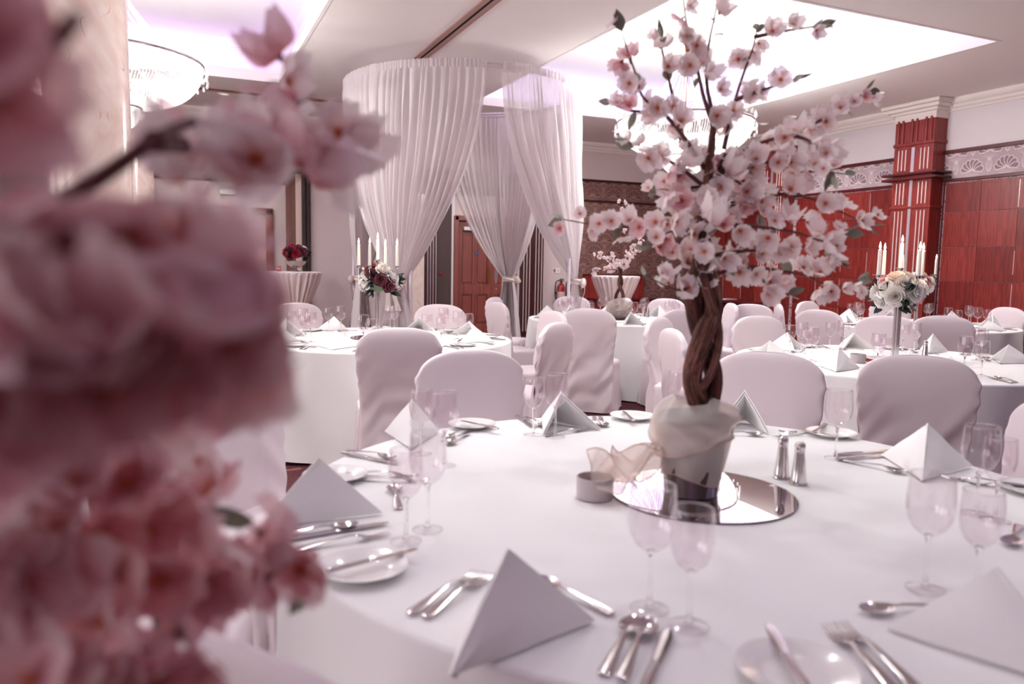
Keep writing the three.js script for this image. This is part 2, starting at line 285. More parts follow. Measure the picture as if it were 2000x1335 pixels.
// pilasters on the long wall: wooden box, shelves, upright inlays and a pale centre strip
function pilaster(zn, label) {
  const L = 0.62, D = 0.24, x = RIGHT - D / 2, z = zn - L / 2, f = RIGHT - D, t = thing('pilaster', label, 'pillar', V(0, 0, 0)); t.userData.kind = 'structure'; delete t.userData.category;
  obj('shaft', [mbox(D, CEIL - 0.22, L, x, (CEIL - 0.22) / 2, z, 0.5)], M.wood, t);
  const sh = [];
  for (const y of [2.60, 2.665]) sh.push(rbox(D + 0.14, 0.035, L + 0.24, x - 0.02, y, z, 0.01));
  obj('shelf', sh, M.woodSill, t);
  obj('band', [rbox(D + 0.03, 0.035, L + 0.04, x, 2.205, z, 0.008), rbox(D + 0.03, 0.05, L + 0.04, x, 3.08, z, 0.012), rbox(D + 0.03, 0.16, L + 0.03, x, 0.08, z, 0.008)], M.wood, t);
  const flutes = []; for (let k = -1; k <= 1; k++) for (const s of [-0.5, 0.5]) flutes.push(cyl(0.022, 0.022, 0.33, f, 3.25, z + k * 0.22 + s * 0.075, 10));
  obj('flute', flutes, M.wood, t);
  for (const [y0, y1] of [[2.72, 3.01], [2.25, 2.55], [1.0, 2.16]]) for (let k = -3; k <= 3; k++) {
    if (!k) continue; const s = z + Math.sign(k) * (0.06 + Math.abs(k) * 0.058);
    obj('inlay', rbox(0.012, y1 - y0, 0.014, f, (y0 + y1) / 2, s, 0.005), M.inlay, t);
  }
  obj('centre_strip', [box(0.014, 0.34, 0.05, f, 2.86, z), box(0.014, 1.7, 0.045, f, 1.76, z)], M.silver, t);
  const cap = [[0, 0.0], [0.16, 0.16]].map(() => 0);
  obj('cap', [rbox(D + 0.02, 0.10, L + 0.03, x, CEIL - 0.19, z, 0.004), rbox(D + 0.07, 0.04, L + 0.12, x - 0.02, CEIL - 0.125, z, 0.01), rbox(D + 0.12, 0.05, L + 0.22, x - 0.04, CEIL - 0.08, z, 0.014), rbox(D + 0.18, 0.05, L + 0.30, x - 0.06, CEIL - 0.03, z, 0.012)], M.cornice, t);
}
pilaster(-7.38, 'tall red wooden pilaster with upright inlays beside the brightest wall panelling');
pilaster(-10.13, 'red wooden pilaster half hidden behind the blossom tree crown');
// marble columns
function column(name, x, z, r, label) {
  const t = thing(name, label, 'column', V(x, 0, z)); t.userData.kind = 'structure'; delete t.userData.category;
  const g = new THREE.CylinderGeometry(r, r, CEIL, 40, 1, true).translate(0, CEIL / 2, 0), u = g.attributes.uv; for (let i = 0; i < u.count; i++) u.setXY(i, u.getX(i) * 1, u.getY(i) * 2.6);
  obj('shaft', g, M.marble, t);
  obj('base', lathe([[0, 0], [r + 0.06, 0], [r + 0.06, 0.12], [r + 0.02, 0.16], [r, 0.2]], 40), M.marble, t);
}
column('marble_column', -0.415, -4.9, 0.213, 'polished pink marble column in front of the beaded chandelier');
column('marble_column', -0.435, -11.8, 0.213, 'farther pink marble column beneath the bowl of the chandelier');
// ---------------------------------------------------------------- things on the back wall
{ // unequal double door with panels, frame, closer, plates
  const d = struct('door_1', [rbox(0.085, 2.16, 0.16, 4.57, 1.08, BACK + 0.02, 0.01), rbox(0.085, 2.16, 0.16, 5.71, 1.08, BACK + 0.02, 0.01), rbox(1.2, 0.09, 0.16, 5.14, 2.12, BACK + 0.02, 0.01)], M.woodDoor);
  const leafOf = (x0, x1, name) => {
    const w = x1 - x0, cx = (x0 + x1) / 2, z = BACK - 0.02, g = [mbox(w - 0.006, 2.06, 0.035, cx, 1.035, z - 0.012)];
    const l = obj(name, g, M.woodDoor, d), cols = w > 0.5 ? 2 : 1, st = 0.095;
    const stiles = [];
    for (let k = 0; k <= cols; k++) stiles.push(mbox(st, 2.06, 0.03, x0 + st / 2 + k * (w - st) / cols, 1.035, z + 0.012));
    for (const [y, h] of [[0.11, 0.22], [0.86, 0.16], [1.99, 0.14]]) stiles.push(mbox(w - 0.01, h, 0.031, cx, y, z + 0.012));
    obj('stile', stiles, M.woodDoor, l);
    const pw = (w - st * (cols + 1)) / cols;
    for (let k = 0; k < cols; k++) for (const [y0, y1] of [[0.25, 0.75], [0.97, 1.89]]) obj('panel', new RoundedBoxGeometry(pw - 0.02, y1 - y0 - 0.03, 0.016, 2, 0.007).translate(x0 + st + pw / 2 + k * (w - st) / cols, (y0 + y1) / 2, z + 0.013), M.woodDoor, l);
  };
  leafOf(4.615, 5.29, 'leaf'); leafOf(5.295, 5.665, 'leaf');
  const c = obj('door_closer', [rbox(0.22, 0.065, 0.06, 4.83, 1.94, BACK + 0.05, 0.01)], M.white, d);
  obj('closer_arm', [box(0.36, 0.012, 0.014, 5.02, 1.995, BACK + 0.07), box(0.02, 0.05, 0.03, 4.9, 1.975, BACK + 0.06)], M.steel, c);
  for (const x of [5.215, 5.365]) { const p = obj('push_plate', new THREE.CylinderGeometry(0.034, 0.034, 0.01, 20).rotateX(Math.PI / 2).scale(1, 4.6, 1).translate(x, 1.12, BACK + 0.016), x < 5.3 ? M.brass : M.steel, d); }
  obj('lock', cyl(0.014, 0.014, 0.01).rotateX(Math.PI / 2).translate(5.37, 0.87, BACK + 0.018), M.steel, d);
}
{ const s = thing('fire_door_sign', 'small round blue sign on the panelled double door', 'sign', V(4.985, 1.51, BACK + 0.012));
  obj('disc', new THREE.CylinderGeometry(0.036, 0.036, 0.004, 24).rotateX(Math.PI / 2), M.blue, s); obj('print', [box(0.04, 0.006, 0.004, 0, 0.008, 0.003), box(0.032, 0.006, 0.004, 0, -0.006, 0.003)], std(0x7d8cc0, 0.5), s); }
struct('door_2', [rbox(0.11, 2.13, 0.12, 1.41, 1.065, BACK + 0.03, 0.01), rbox(0.11, 2.13, 0.12, 0.34, 1.065, BACK + 0.03, 0.01), rbox(1.18, 0.11, 0.12, 0.875, 2.09, BACK + 0.03, 0.01)], M.woodDoor);
obj('leaf', mbox(0.96, 2.03, 0.04, 0.875, 1.02, BACK + 0.02), std(0xc9a39c, 0.6), scene.getObjectByName('door_2'));
obj('door_closer', rbox(0.2, 0.05, 0.05, 1.0, 1.97, BACK + 0.06), M.white, scene.getObjectByName('door_2'));
{ const e = thing('emergency_light', 'small white emergency light above the wooden door behind the pink blossoms', 'light', V(0.8, 2.37, BACK + 0.03));
  obj('housing', rbox(0.24, 0.09, 0.06, 0, 0, 0, 0.02), M.sign, e); obj('diffuser', rbox(0.2, 0.06, 0.02, 0, -0.005, 0.035, 0.01), phys(0xffffff, 0.5, { transmission: 0.4 }), e); }
{ // wall pieces left of the double door
  struct('trim_6', mbox(0.27, 2.5, 0.14, 3.83, 1.25, BACK + 0.07), M.marble);
  const j = struct('trim_7', [mbox(0.2, 2.5, 0.1, 4.1, 1.25, BACK + 0.05, 0.5)], M.woodDark);
  for (let k = 0; k < 4; k++) obj('inlay', box(0.009, 2.3, 0.01, 4.04 + k * 0.05, 1.25, BACK + 0.103), M.silver, j);
  struct('trim_8', mbox(0.29, 2.5, 0.04, 4.345, 1.25, BACK + 0.02), std(0x4c3534, 0.6));
  const r = thing('release_button', 'small red door release button on the dark panel beside the door', 'button', V(4.3, 1.14, BACK + 0.05)); obj('case', rbox(0.05, 0.06, 0.03), M.red, r); obj('knob', new THREE.SphereGeometry(0.012, 12, 8).translate(0, 0, 0.016), M.black, r);
  struct('trim_9', rbox(0.055, 2.6, 0.06, 4.52, 1.3, BACK + 0.03, 0.004), M.white);
  struct('trim_10', rbox(0.06, 2.6, 0.06, 5.785, 1.3, BACK + 0.03, 0.004), M.white);
  const q = struct('trim_11', [mbox(0.44, 2.5, 0.14, 6.04, 1.25, BACK + 0.07, 0.5)], M.woodDark);
  for (let k = 0; k < 7; k++) if (k !== 3) obj('inlay', box(0.012, 2.3, 0.012, 5.86 + k * 0.06, 1.25, BACK + 0.144), M.inlay, q);
}
{ // folding partition parked against the wall, with dark post
  const p = thing('folding_partition', 'plain rose-grey folding partition parked beside the draped canopy', 'partition', V(0, 0, 0));
  for (let k = 0; k < 2; k++) obj('panel', rbox(0.815, 3.5, 0.06, 2.46 + k * 0.82, 1.75, BACK + 0.06, 0.006), M.plain, p);
  const s = thing('partition_post', 'dark upright partition post with pale edge and tweed strip', 'post', V(0, 0, 0));
  obj('post', [rbox(0.05, 2.78, 0.1, 1.93, 1.39, BACK + 0.16, 0.006), rbox(0.05, 2.74, 0.09, 2.0, 1.37, BACK + 0.14, 0.006)], std(0x33201f, 0.5), s);
  obj('edge_strip', rbox(0.095, 2.7, 0.05, 1.855, 1.35, BACK + 0.14, 0.004), std(0xd9bdb4, 0.7), s);
  obj('tweed_strip', rbox(0.15, 2.68, 0.05, 1.735, 1.34, BACK + 0.13, 0.004), std(0xffffff, 0.9, { map: woodTex([96, 62, 56], [142, 104, 96], 40) }), s);
  obj('head', rbox(0.42, 0.05, 0.14, 1.84, 2.76, BACK + 0.14, 0.004), M.woodDark, s);
}
// low wooden dado, sideboard and console
{ const d = struct('trim_12', rbox(1.36, 1.14, 0.05, 7.86, 0.57, BACK + 0.035, 0.004), M.wood); obj('capping', rbox(1.4, 0.03, 0.07, 7.86, 1.15, BACK + 0.04, 0.006), M.woodSill, d); }
{ const s = thing('sideboard', 'low red wooden sideboard against the patterned back wall', 'sideboard', V(8.0, 0, BACK + 0.28));
  obj('carcass', mbox(1.46, 0.64, 0.4, 0, 0.34, 0), M.wood, s); obj('top', rbox(1.52, 0.035, 0.46, 0, 0.69, 0, 0.006), M.woodSill, s); obj('plinth', box(1.4, 0.05, 0.36, 0, 0.025, 0), M.black, s);
  for (let k = 0; k < 3; k++) { const dr = obj('door', rbox(0.46, 0.56, 0.02, (k - 1) * 0.48, 0.35, 0.21, 0.004), M.wood, s); obj('knob', new THREE.SphereGeometry(0.014, 12, 8).translate((k - 1) * 0.48 + 0.18, 0.4, 0.228), M.brass, dr); } }
{ const s = thing('console_cabinet', 'dark red cabinet with overhanging top behind the lilac chair', 'cabinet', V(RIGHT - 0.26, 0, -11.15));
  obj('carcass', mbox(0.37, 0.66, 1.2, 0.0, 0.35, 0), M.woodDark, s); obj('top', rbox(0.46, 0.04, 1.32, -0.02, 0.715, 0, 0.008), M.woodSill, s); obj('plinth', box(0.36, 0.05, 1.14, 0.03, 0.025, 0), M.black, s);
  for (let k = 0; k < 2; k++) obj('door', rbox(0.02, 0.58, 0.56, -0.19, 0.36, -0.3 + k * 0.6, 0.004), M.woodDark, s); }
{ const p = thing('paper_stack', 'thin stack of white paper on the dark cabinet top', 'paper', V(RIGHT - 0.26, 0.738, -11.45), 0.1); obj('sheets', [box(0.3, 0.012, 0.21, 0, 0.006, 0), box(0.29, 0.004, 0.21, 0.004, 0.014, 0.006)], M.sign, p); }
function extinguisher(x, label) {
  const t = thing('fire_extinguisher', label, 'fire extinguisher', V(x, 0.5, BACK + 0.12));
  obj('cylinder', lathe([[0, 0], [0.07, 0], [0.075, 0.02], [0.075, 0.4], [0.06, 0.45], [0.03, 0.48], [0.025, 0.5], [0, 0.5]], 24), M.red, t);
  obj('label', lathe([[0.0762, 0.18], [0.0762, 0.33]], 24), std(0xd9b7b4, 0.5), t);
  obj('valve', [cyl(0.022, 0.022, 0.05, 0, 0.52, 0), box(0.03, 0.02, 0.12, 0, 0.56, 0.02), box(0.025, 0.016, 0.1, 0, 0.53, 0.04)], M.black, t);
  obj('hose', sweep([V(-0.02, 0.54, 0), V(-0.11, 0.52, 0.02), V(-0.14, 0.38, 0.03), V(-0.12, 0.15, 0.05), V(-0.085, 0.1, 0.04)], [0.011, 0.011, 0.011, 0.011, 0.014], 8), M.black, t);
  obj('bracket', [box(0.16, 0.03, 0.05, 0, 0.3, -0.09), box(0.03, 0.3, 0.02, 0, 0.3, -0.11)], M.black, t);
}
extinguisher(6.65, 'red fire extinguisher with curved hose, the one nearer the dark inlaid panel');
extinguisher(6.88, 'red fire extinguisher half behind the tied sheer drape');
for (const [x, lab] of [[6.6, 'white extinguisher sign with red pictogram above the first extinguisher'], [6.85, 'white extinguisher sign partly behind the sheer drape']]) {
  const s = thing('safety_sign', lab, 'sign', V(x, 1.22, BACK + 0.004)); obj('plate', box(0.15, 0.1, 0.004), M.sign, s);
  obj('pictogram', [box(0.05, 0.07, 0.004, -0.04, 0, 0.002), box(0.045, 0.006, 0.004, 0.035, 0.02, 0.002), box(0.045, 0.006, 0.004, 0.035, 0.005, 0.002), box(0.045, 0.006, 0.004, 0.035, -0.01, 0.002)], std(0xb06a68, 0.5), s);
}

// ---------------------------------------------------------------- draped canopy: rail, poles, four sheer drapes tied back
const RING = V(3.36, 3.44, -9.26), RR = 1.441, onRing = (deg, r = RR) => V(RING.x + Math.cos(deg * Math.PI / 180) * r, 0, RING.z - Math.sin(deg * Math.PI / 180) * r);
{
  const t = thing('canopy_frame', 'white tubular frame with a circular rail carrying the sheer drapes', 'canopy frame', V(0, 0, 0));
  obj('rail', [0.018, -0.018].map((dy) => new THREE.TorusGeometry(RR, 0.011, 8, 96).rotateX(Math.PI / 2).translate(RING.x, RING.y + dy, RING.z)), M.silver, t);
  for (const a of [-43, 47, 137, -133]) { const p = onRing(a, a > 0 ? RR + 0.13 : RR - 0.02), q = obj('pole', cyl(0.019, 0.019, RING.y, p.x, RING.y / 2, p.z), std(0xe6dbe6, 0.5), t); obj('foot', cyl(0.16, 0.16, 0.012, p.x, 0.006, p.z, 28), M.silver, q); }
}
function drape(label, a0, a1, tieDeg, tieY, flare, salt) {
  const n = Math.round(Math.abs(a1 - a0) / 3.4), tie = onRing(tieDeg, RR + 0.02), t = thing('sheer_drape', label, 'drape', V(0, 0, 0));
  const radial = V(tie.x - RING.x, 0, tie.z - RING.z).normalize(), along = V(-radial.z, 0, radial.x);
  const phase = (u) => u * n + 1.1 * N3(u * 9, salt, 0) + 0.5 * N3(u * 23, salt, 4);
  const point = (u, y) => {
    const a = lerp(a0, a1, u), top = onRing(a), ph = phase(u) * Math.PI * 2, fold = Math.sin(ph) + 0.35 * Math.sin(2 * ph + 1.3 + 3 * N3(u * 9, y, salt));
    const s = u - 0.5, dirSign = a1 > a0 ? -1 : 1;
    if (y > tieY) {
      const g = clamp((RING.y - y) / (RING.y - tieY), 0, 1), k = Math.pow(g, 1.9) * 0.965 + 0.035 * Math.pow(g, 9), amp = lerp(0.022, 0.05, Math.sin(Math.min(g * 1.35, 1) * Math.PI * 0.5)) * (1 - 0.62 * Math.pow(g, 5));
      const knot = tie.clone().addScaledVector(along, s * 0.13 * dirSign);
      const p = V(lerp(top.x, knot.x, k), 0, lerp(top.z, knot.z, k)), out = V(p.x - RING.x, 0, p.z - RING.z).normalize();
      const dip = 0.10 * Math.sin(Math.PI * g) * Math.sin(Math.PI * u);
      p.addScaledVector(out, fold * amp * (0.4 + 0.6 * smoothstep(g, 0, 0.06)) + dip * 0.4 + 0.03 * N3(u * 5, g * 3, salt));
      p.addScaledVector(along, fold * 0.012 * dirSign);
      return [p.x, y, p.z];
    }
    const g = (tieY - y) / tieY, w = lerp(0.13, flare, Math.pow(g, 0.75)), amp = lerp(0.03, 0.075, Math.min(1, g * 1.6));
    const p = tie.clone().addScaledVector(along, s * w * dirSign * 1.0).addScaledVector(radial, fold * amp + 0.05 * Math.sin(u * 9 + salt) * g + 0.1 * Math.cos(s * Math.PI) * g);
    return [p.x, y, p.z];
  };
  const rows = 74, g = grid(n * 10, rows, (u, v) => { const y = lerp(RING.y + 0.005, 0.012, v); return [...point(u, y), u * 3, v * 3.4]; });
  obj('cloth', g, M.voile, t);
  obj('header', grid(n * 12, 4, (u, v) => { const a = lerp(a0, a1, u), ph = phase(u) * Math.PI * 4, p = onRing(a, RR + 0.022 + 0.006 * Math.sin(ph)); return [p.x, RING.y + 0.045 - v * 0.085 + 0.008 * (1 - v) * Math.sin(ph * 1.7), p.z]; }), M.voile, t);
  const sash = [];
  sash.push(grid(40, 6, (u, v) => { const b = u * Math.PI * 2, r = 0.085 + 0.008 * Math.sin(v * Math.PI * 3 + b * 2), p = tie.clone().addScaledVector(along, Math.cos(b) * r * 1.05).addScaledVector(radial, Math.sin(b) * r); return [p.x, tieY - 0.035 + v * 0.07, p.z]; }, true));
  obj('tie_band', sash, M.voileTie, t);
  const bow = [];
  for (const s of [-1, 1]) bow.push(grid(16, 10, (u, v) => { const b = u * Math.PI * 2, len = 0.02 + v * 0.13, open = 0.006 + 0.055 * Math.sin(v * Math.PI * 0.97), p = tie.clone().addScaledVector(radial, 0.1 + Math.sin(b) * open * 0.5).addScaledVector(along, s * len); return [p.x, tieY + Math.cos(b) * open - v * 0.03, p.z]; }, true));
  for (const s of [-1, 1]) bow.push(grid(6, 12, (u, v) => { const p = tie.clone().addScaledVector(radial, 0.1 + 0.02 * Math.sin(v * 5)).addScaledVector(along, s * (0.02 + v * 0.05) + (u - 0.5) * (0.03 + 0.05 * v)); return [p.x, tieY - v * 0.3, p.z]; }));
  bow.push(new THREE.SphereGeometry(0.026, 12, 8).translate(tie.x + radial.x * 0.1, tieY, tie.z + radial.z * 0.1));
  obj('bow', bow, M.voileTie, t);
}
drape('wide gathered sheer drape on the canopy behind the burgundy candelabrum', -100, -190, -139, 1.09, 0.62, 1);
drape('sheer drape with bow hanging in front of the fire extinguishers', -93, 2, -33, 1.12, 0.4, 2);
drape('lilac-lit sheer drape tied before the panelled double door', 84, 12, 42, 1.11, 0.46, 3);
drape('hindmost sheer drape seen through the wide canopy drape', 166, 104, 137, 1.1, 0.5, 4);

// ---------------------------------------------------------------- chandeliers: two beaded bowls hung on bead strings from a crown
function chandelier(x, z, label) {
  const t = thing('chandelier', label, 'chandelier', V(x, 0, z)), H = EYE;
  const bowl = (u) => { const a = u * Math.PI * 0.47; return [0.27 + (0.81 - 0.27) * Math.cos(a) ** 0.9, H + 1.76 - 0.37 * Math.sin(a)]; };
  const low = (u) => { const a = u * Math.PI * 0.49; return [Math.max(0.015, 0.27 * Math.cos(a)), H + 1.34 - 0.21 * Math.sin(a)]; };
  const rise = (u) => [lerp(0.79, 0.13, Math.pow(u, 0.62)), H + 1.79 + 0.62 * u];
  obj('hoop', [new THREE.TorusGeometry(0.82, 0.016, 8, 72).rotateX(Math.PI / 2).translate(0, H + 1.775, 0), new THREE.TorusGeometry(0.28, 0.014, 8, 40).rotateX(Math.PI / 2).translate(0, H + 1.365, 0), new THREE.TorusGeometry(0.13, 0.012, 8, 32).rotateX(Math.PI / 2).translate(0, H + 2.41, 0)], M.chrome, t);
  obj('stem', [cyl(0.012, 0.012, 0.5, 0, H + 2.5, 0), lathe([[0.012, H + 2.6], [0.03, H + 2.62], [0.035, H + 2.68], [0.07, H + 2.76], [0.085, H + 2.8], [0.0, H + 2.79]], 20), cyl(0.01, 0.01, 0.1, 0, H + 2.84, 0), cyl(0.05, 0.05, 0.02, 0, TOP - 0.01, 0), cyl(0.008, 0.008, 1.1, 0, H + 1.8, 0)], M.brass, t);
  const beads = [], put = (r, y, a, s) => beads.push(new THREE.Matrix4().compose(V(Math.cos(a) * r, y, Math.sin(a) * r), new THREE.Quaternion(), V(s, s, s)));
  for (let i = 0; i < 168; i++) for (let k = 0; k < 30; k++) { const [r, y] = bowl(k / 29); if (r < 0.56 && i % 2) continue; put(r, y, i / 168 * Math.PI * 2, 1); }
  for (let i = 0; i < 48; i++) for (let k = 0; k < 16; k++) { const [r, y] = low(k / 15); if (r < 0.14 && i % 2) continue; put(r, y, i / 48 * Math.PI * 2, 0.95); }
  for (let i = 0; i < 24; i++) for (let k = 0; k < 44; k++) { const [r, y] = rise(k / 43); put(r, y, (i + 0.5) / 24 * Math.PI * 2, 0.95); }
  const m = new THREE.InstancedMesh(new THREE.IcosahedronGeometry(0.0102, 1), M.crystal, beads.length); m.name = 'bead_strings'; m.userData.kind = 'stuff'; beads.forEach((b, i) => m.setMatrixAt(i, b)); m.castShadow = true; t.add(m);
  const drops = [], drop = lathe([[0, 0], [0.012, 0.012], [0.016, 0.03], [0.009, 0.055], [0, 0.07]], 8);
  const dropAt = (r, y, a, s) => drops.push(new THREE.Matrix4().compose(V(Math.cos(a) * r, y, Math.sin(a) * r), new THREE.Quaternion(), V(s, s, s)));
  for (let i = 0; i < 36; i++) { dropAt(0.835, H + 1.80, i / 36 * Math.PI * 2, 1.1); dropAt(0.85, H + 1.68, (i + 0.5) / 36 * Math.PI * 2, 1); dropAt(0.855, H + 1.61, (i + 0.5) / 36 * Math.PI * 2, 0.8); }
  for (let i = 0; i < 16; i++) { dropAt(0.29, H + 1.39, i / 16 * Math.PI * 2, 0.9); dropAt(0.295, H + 1.27, i / 16 * Math.PI * 2, 0.9); dropAt(0.14, H + 2.42, i / 16 * Math.PI * 2, 1); }
  dropAt(0, H + 1.06, 0, 1.2);
  const dm = new THREE.InstancedMesh(drop, M.crystalClear, drops.length); dm.name = 'crystal_drops'; dm.userData.kind = 'stuff'; drops.forEach((b, i) => dm.setMatrixAt(i, b)); dm.castShadow = true; t.add(dm);
  const [power, color] = LIGHT.chandelier, bg = new THREE.SphereGeometry(0.035, 14, 10);
  for (let i = 0; i < 7; i++) {
    const a = i / 6 * Math.PI * 2, r = i < 6 ? 0.46 : 0, y = i < 6 ? H + 1.66 : H + 1.3, b = obj('bulb', bg, M.bulb, t); b.position.set(Math.cos(a) * r, y, Math.sin(a) * r); b.castShadow = false;
    const l = new THREE.PointLight(color, power / 7); l.name = 'chandelier_light'; l.castShadow = true; l.shadow.radius = 1.7; l.position.set(x + b.position.x, y, z + b.position.z); scene.add(l);
  }
}
chandelier(5.81, -8.0, 'beaded crystal chandelier glowing behind the top of the blossom tree');
chandelier(-0.52, -8.0, 'beaded crystal chandelier half behind the marble column');

// ---------------------------------------------------------------- small fittings in the ceiling
{
  const [power, color] = LIGHT.downlight;
  const spots = [[8.66, -9.21, CEIL], [8.69, -9.87, CEIL], [0.7, -11.73, CEIL], [8.46, -7.47, CEIL], [6.15, -7.19, TOP], [7.4, -8.48, TOP], [2.0, -3.9, CEIL], [3.3, -4.4, CEIL], [0.4, -4.2, CEIL], [5.6, -4.2, CEIL], [-1.6, -4.2, CEIL], [-3.4, -7.0, CEIL], [8.6, -4.6, CEIL], [2.6, -1.0, CEIL], [2.0, -3.0, CEIL], [0.2, -3.1, CEIL], [-2.9, -2.0, CEIL], [3.3, 1.5, CEIL], [8.6, -1.8, CEIL], [4.4, -11.6, CEIL], [7.0, -11.6, CEIL], [1.2, -1.3, CEIL]];
  const names = { 0: 'round ceiling downlight above the gap between the two pilasters', 1: 'round ceiling downlight next to the chandelier rim', 2: 'round ceiling downlight near the folding partition', 3: 'round ceiling downlight by the pilaster cap', 4: 'round downlight high in the bright recess, closest to the opening corner', 5: 'round downlight deep in the bright recess beside its cove' };
  spots.forEach(([x, z, y], i) => {
    const t = thing('downlight', names[i] ?? 'round recessed ceiling downlight over the banquet tables', 'downlight', V(x, y, z), 0, names[i] ? undefined : 'downlights over the tables');
    obj('trim_ring', lathe([[0.062, -0.001], [0.064, -0.012], [0.09, -0.008], [0.093, 0.0]], 32), M.sign, t);
    const d = obj('lens', lathe([[0, -0.006], [0.03, -0.008], [0.062, -0.003]], 28), M.lens, t); d.castShadow = false;
    const l = new THREE.SpotLight(color, power * (i < 6 ? 0.5 : z > -3.5 ? 0.28 : 1), 0, 1.15, 0.9); l.name = 'downlight_lamp'; l.castShadow = true; l.shadow.radius = 4; l.position.set(x, y - 0.02, z); l.target.position.set(x, 0, z); l.target.name = 'downlight_aim'; scene.add(l, l.target);
  });
  const s = thing('smoke_detector', 'small pinkish detector on the ceiling of the bright recess', 'detector', V(6.19, TOP, -7.9));
  obj('body', lathe([[0, -0.05], [0.03, -0.05], [0.05, -0.03], [0.055, 0]], 24), std(0xe8c8d0, 0.6), s); obj('vents', new THREE.TorusGeometry(0.042, 0.006, 6, 24).rotateX(Math.PI / 2).translate(0, -0.036, 0), M.black, s);
}
// ---------------------------------------------------------------- tables under floor-length cloths
const TY = 0.75, TR = 0.985;
const TABLES = {
  front: { c: V(1.18, 0, -1.571), name: 'front table with the blossom tree' },
  canopy: { c: V(1.42, 0, -5.67), name: 'table with the burgundy-flowered candelabrum' },
  middle: { c: V(4.42, 0, -7.15), name: 'table with the small far blossom tree' },
  rose: { c: V(4.2, 0, -3.45), name: 'table with the white-rose candelabrum' },
  far: { c: V(7.28, 0, -5.78), name: 'farthest table against the wall panelling' },
};
function clothGeo(salt, fine) {
  const nu = fine ? 320 : 200, drop = fine ? 46 : 30, top = fine ? 24 : 8;
  const folds = (a) => { let s = 0; for (const [n, k, w] of [[9, 1.3, 0.5], [14, 2.1, 0.4], [5, 0.4, 0.35], [23, 3.3, 0.2]]) s += w * Math.sin(a * n + k * salt + 1.4 * Math.sin(a * 3 + salt)); return s; };
  return grid(nu, top + drop + 4, (u, v) => {
    const a = u * Math.PI * 2, k = v * (top + drop + 4), c = Math.cos(a), s = Math.sin(a);
    if (k <= top) { const r = Math.max(0.001, k / top) * (TR - 0.012), w = 0.0011 * N3(c * r * 5, s * r * 5, salt) + 0.0008 * N3(c * r * 14, s * r * 4, salt + 3); return [c * r, TY + w, s * r, 0.5 + c * r * 0.5, 0.5 + s * r * 0.5]; }
    if (k <= top + 4) { const b = (k - top) / 4 * Math.PI / 2; return [c * (TR - 0.012 + 0.012 * Math.sin(b)), TY - 0.012 + 0.012 * Math.cos(b), s * (TR - 0.012 + 0.012 * Math.sin(b))]; }
    const d = (k - top - 4) / drop, f = folds(a), r = TR + (0.02 + 0.06 * f) * Math.pow(d, 0.8) * 0.9 + 0.012 * N3(c * 6, d * 2.2, s * 6 + salt) * d;
    return [c * r, lerp(TY - 0.012, 0.018 + 0.008 * Math.sin(a * 7 + salt), d), s * r];
  }, true);
}
const creaseTex = tex(canvas(1024, 1024, (c, W) => { // pressed fold lines of the cloth
  c.fillStyle = '#808080'; c.fillRect(0, 0, W, W);
  for (const [x0, y0, x1, y1] of [[0, 330, 1024, 345], [0, 690, 1024, 676], [352, 0, 344, 1024], [700, 0, 710, 1024]]) { c.strokeStyle = '#b0b0b0'; c.lineWidth = 5; c.beginPath(); c.moveTo(x0, y0); c.bezierCurveTo((x0 * 2 + x1) / 3 + 8, (y0 * 2 + y1) / 3 - 8, (x0 + 2 * x1) / 3 - 6, (y0 + 2 * y1) / 3 + 8, x1, y1); c.stroke(); c.strokeStyle = '#606060'; c.lineWidth = 3; c.stroke(); }
}), false);
const linenTop = std(0xf0eeee, 0.85, { bumpMap: creaseTex, bumpScale: 0.0025 });
const clothLabels = { front: 'white floor-length cloth on the round table carrying the big blossom tree', canopy: 'white floor-length cloth on the round table carrying the burgundy-flowered candelabrum', middle: 'white floor-length cloth on the round table carrying the small far blossom tree', rose: 'white floor-length cloth on the round table carrying the white-rose candelabrum', far: 'lilac-tinged white cloth on the farthest round table against the wall panelling' };
Object.entries(TABLES).forEach(([k, t], i) => {
  const o = tag(obj('tablecloth', clothGeo(i * 1.7 + 1, k === 'front'), k === 'front' ? linenTop : M.linen), clothLabels[k], 'tablecloth', 'round tablecloths');
  o.position.copy(t.c);
});

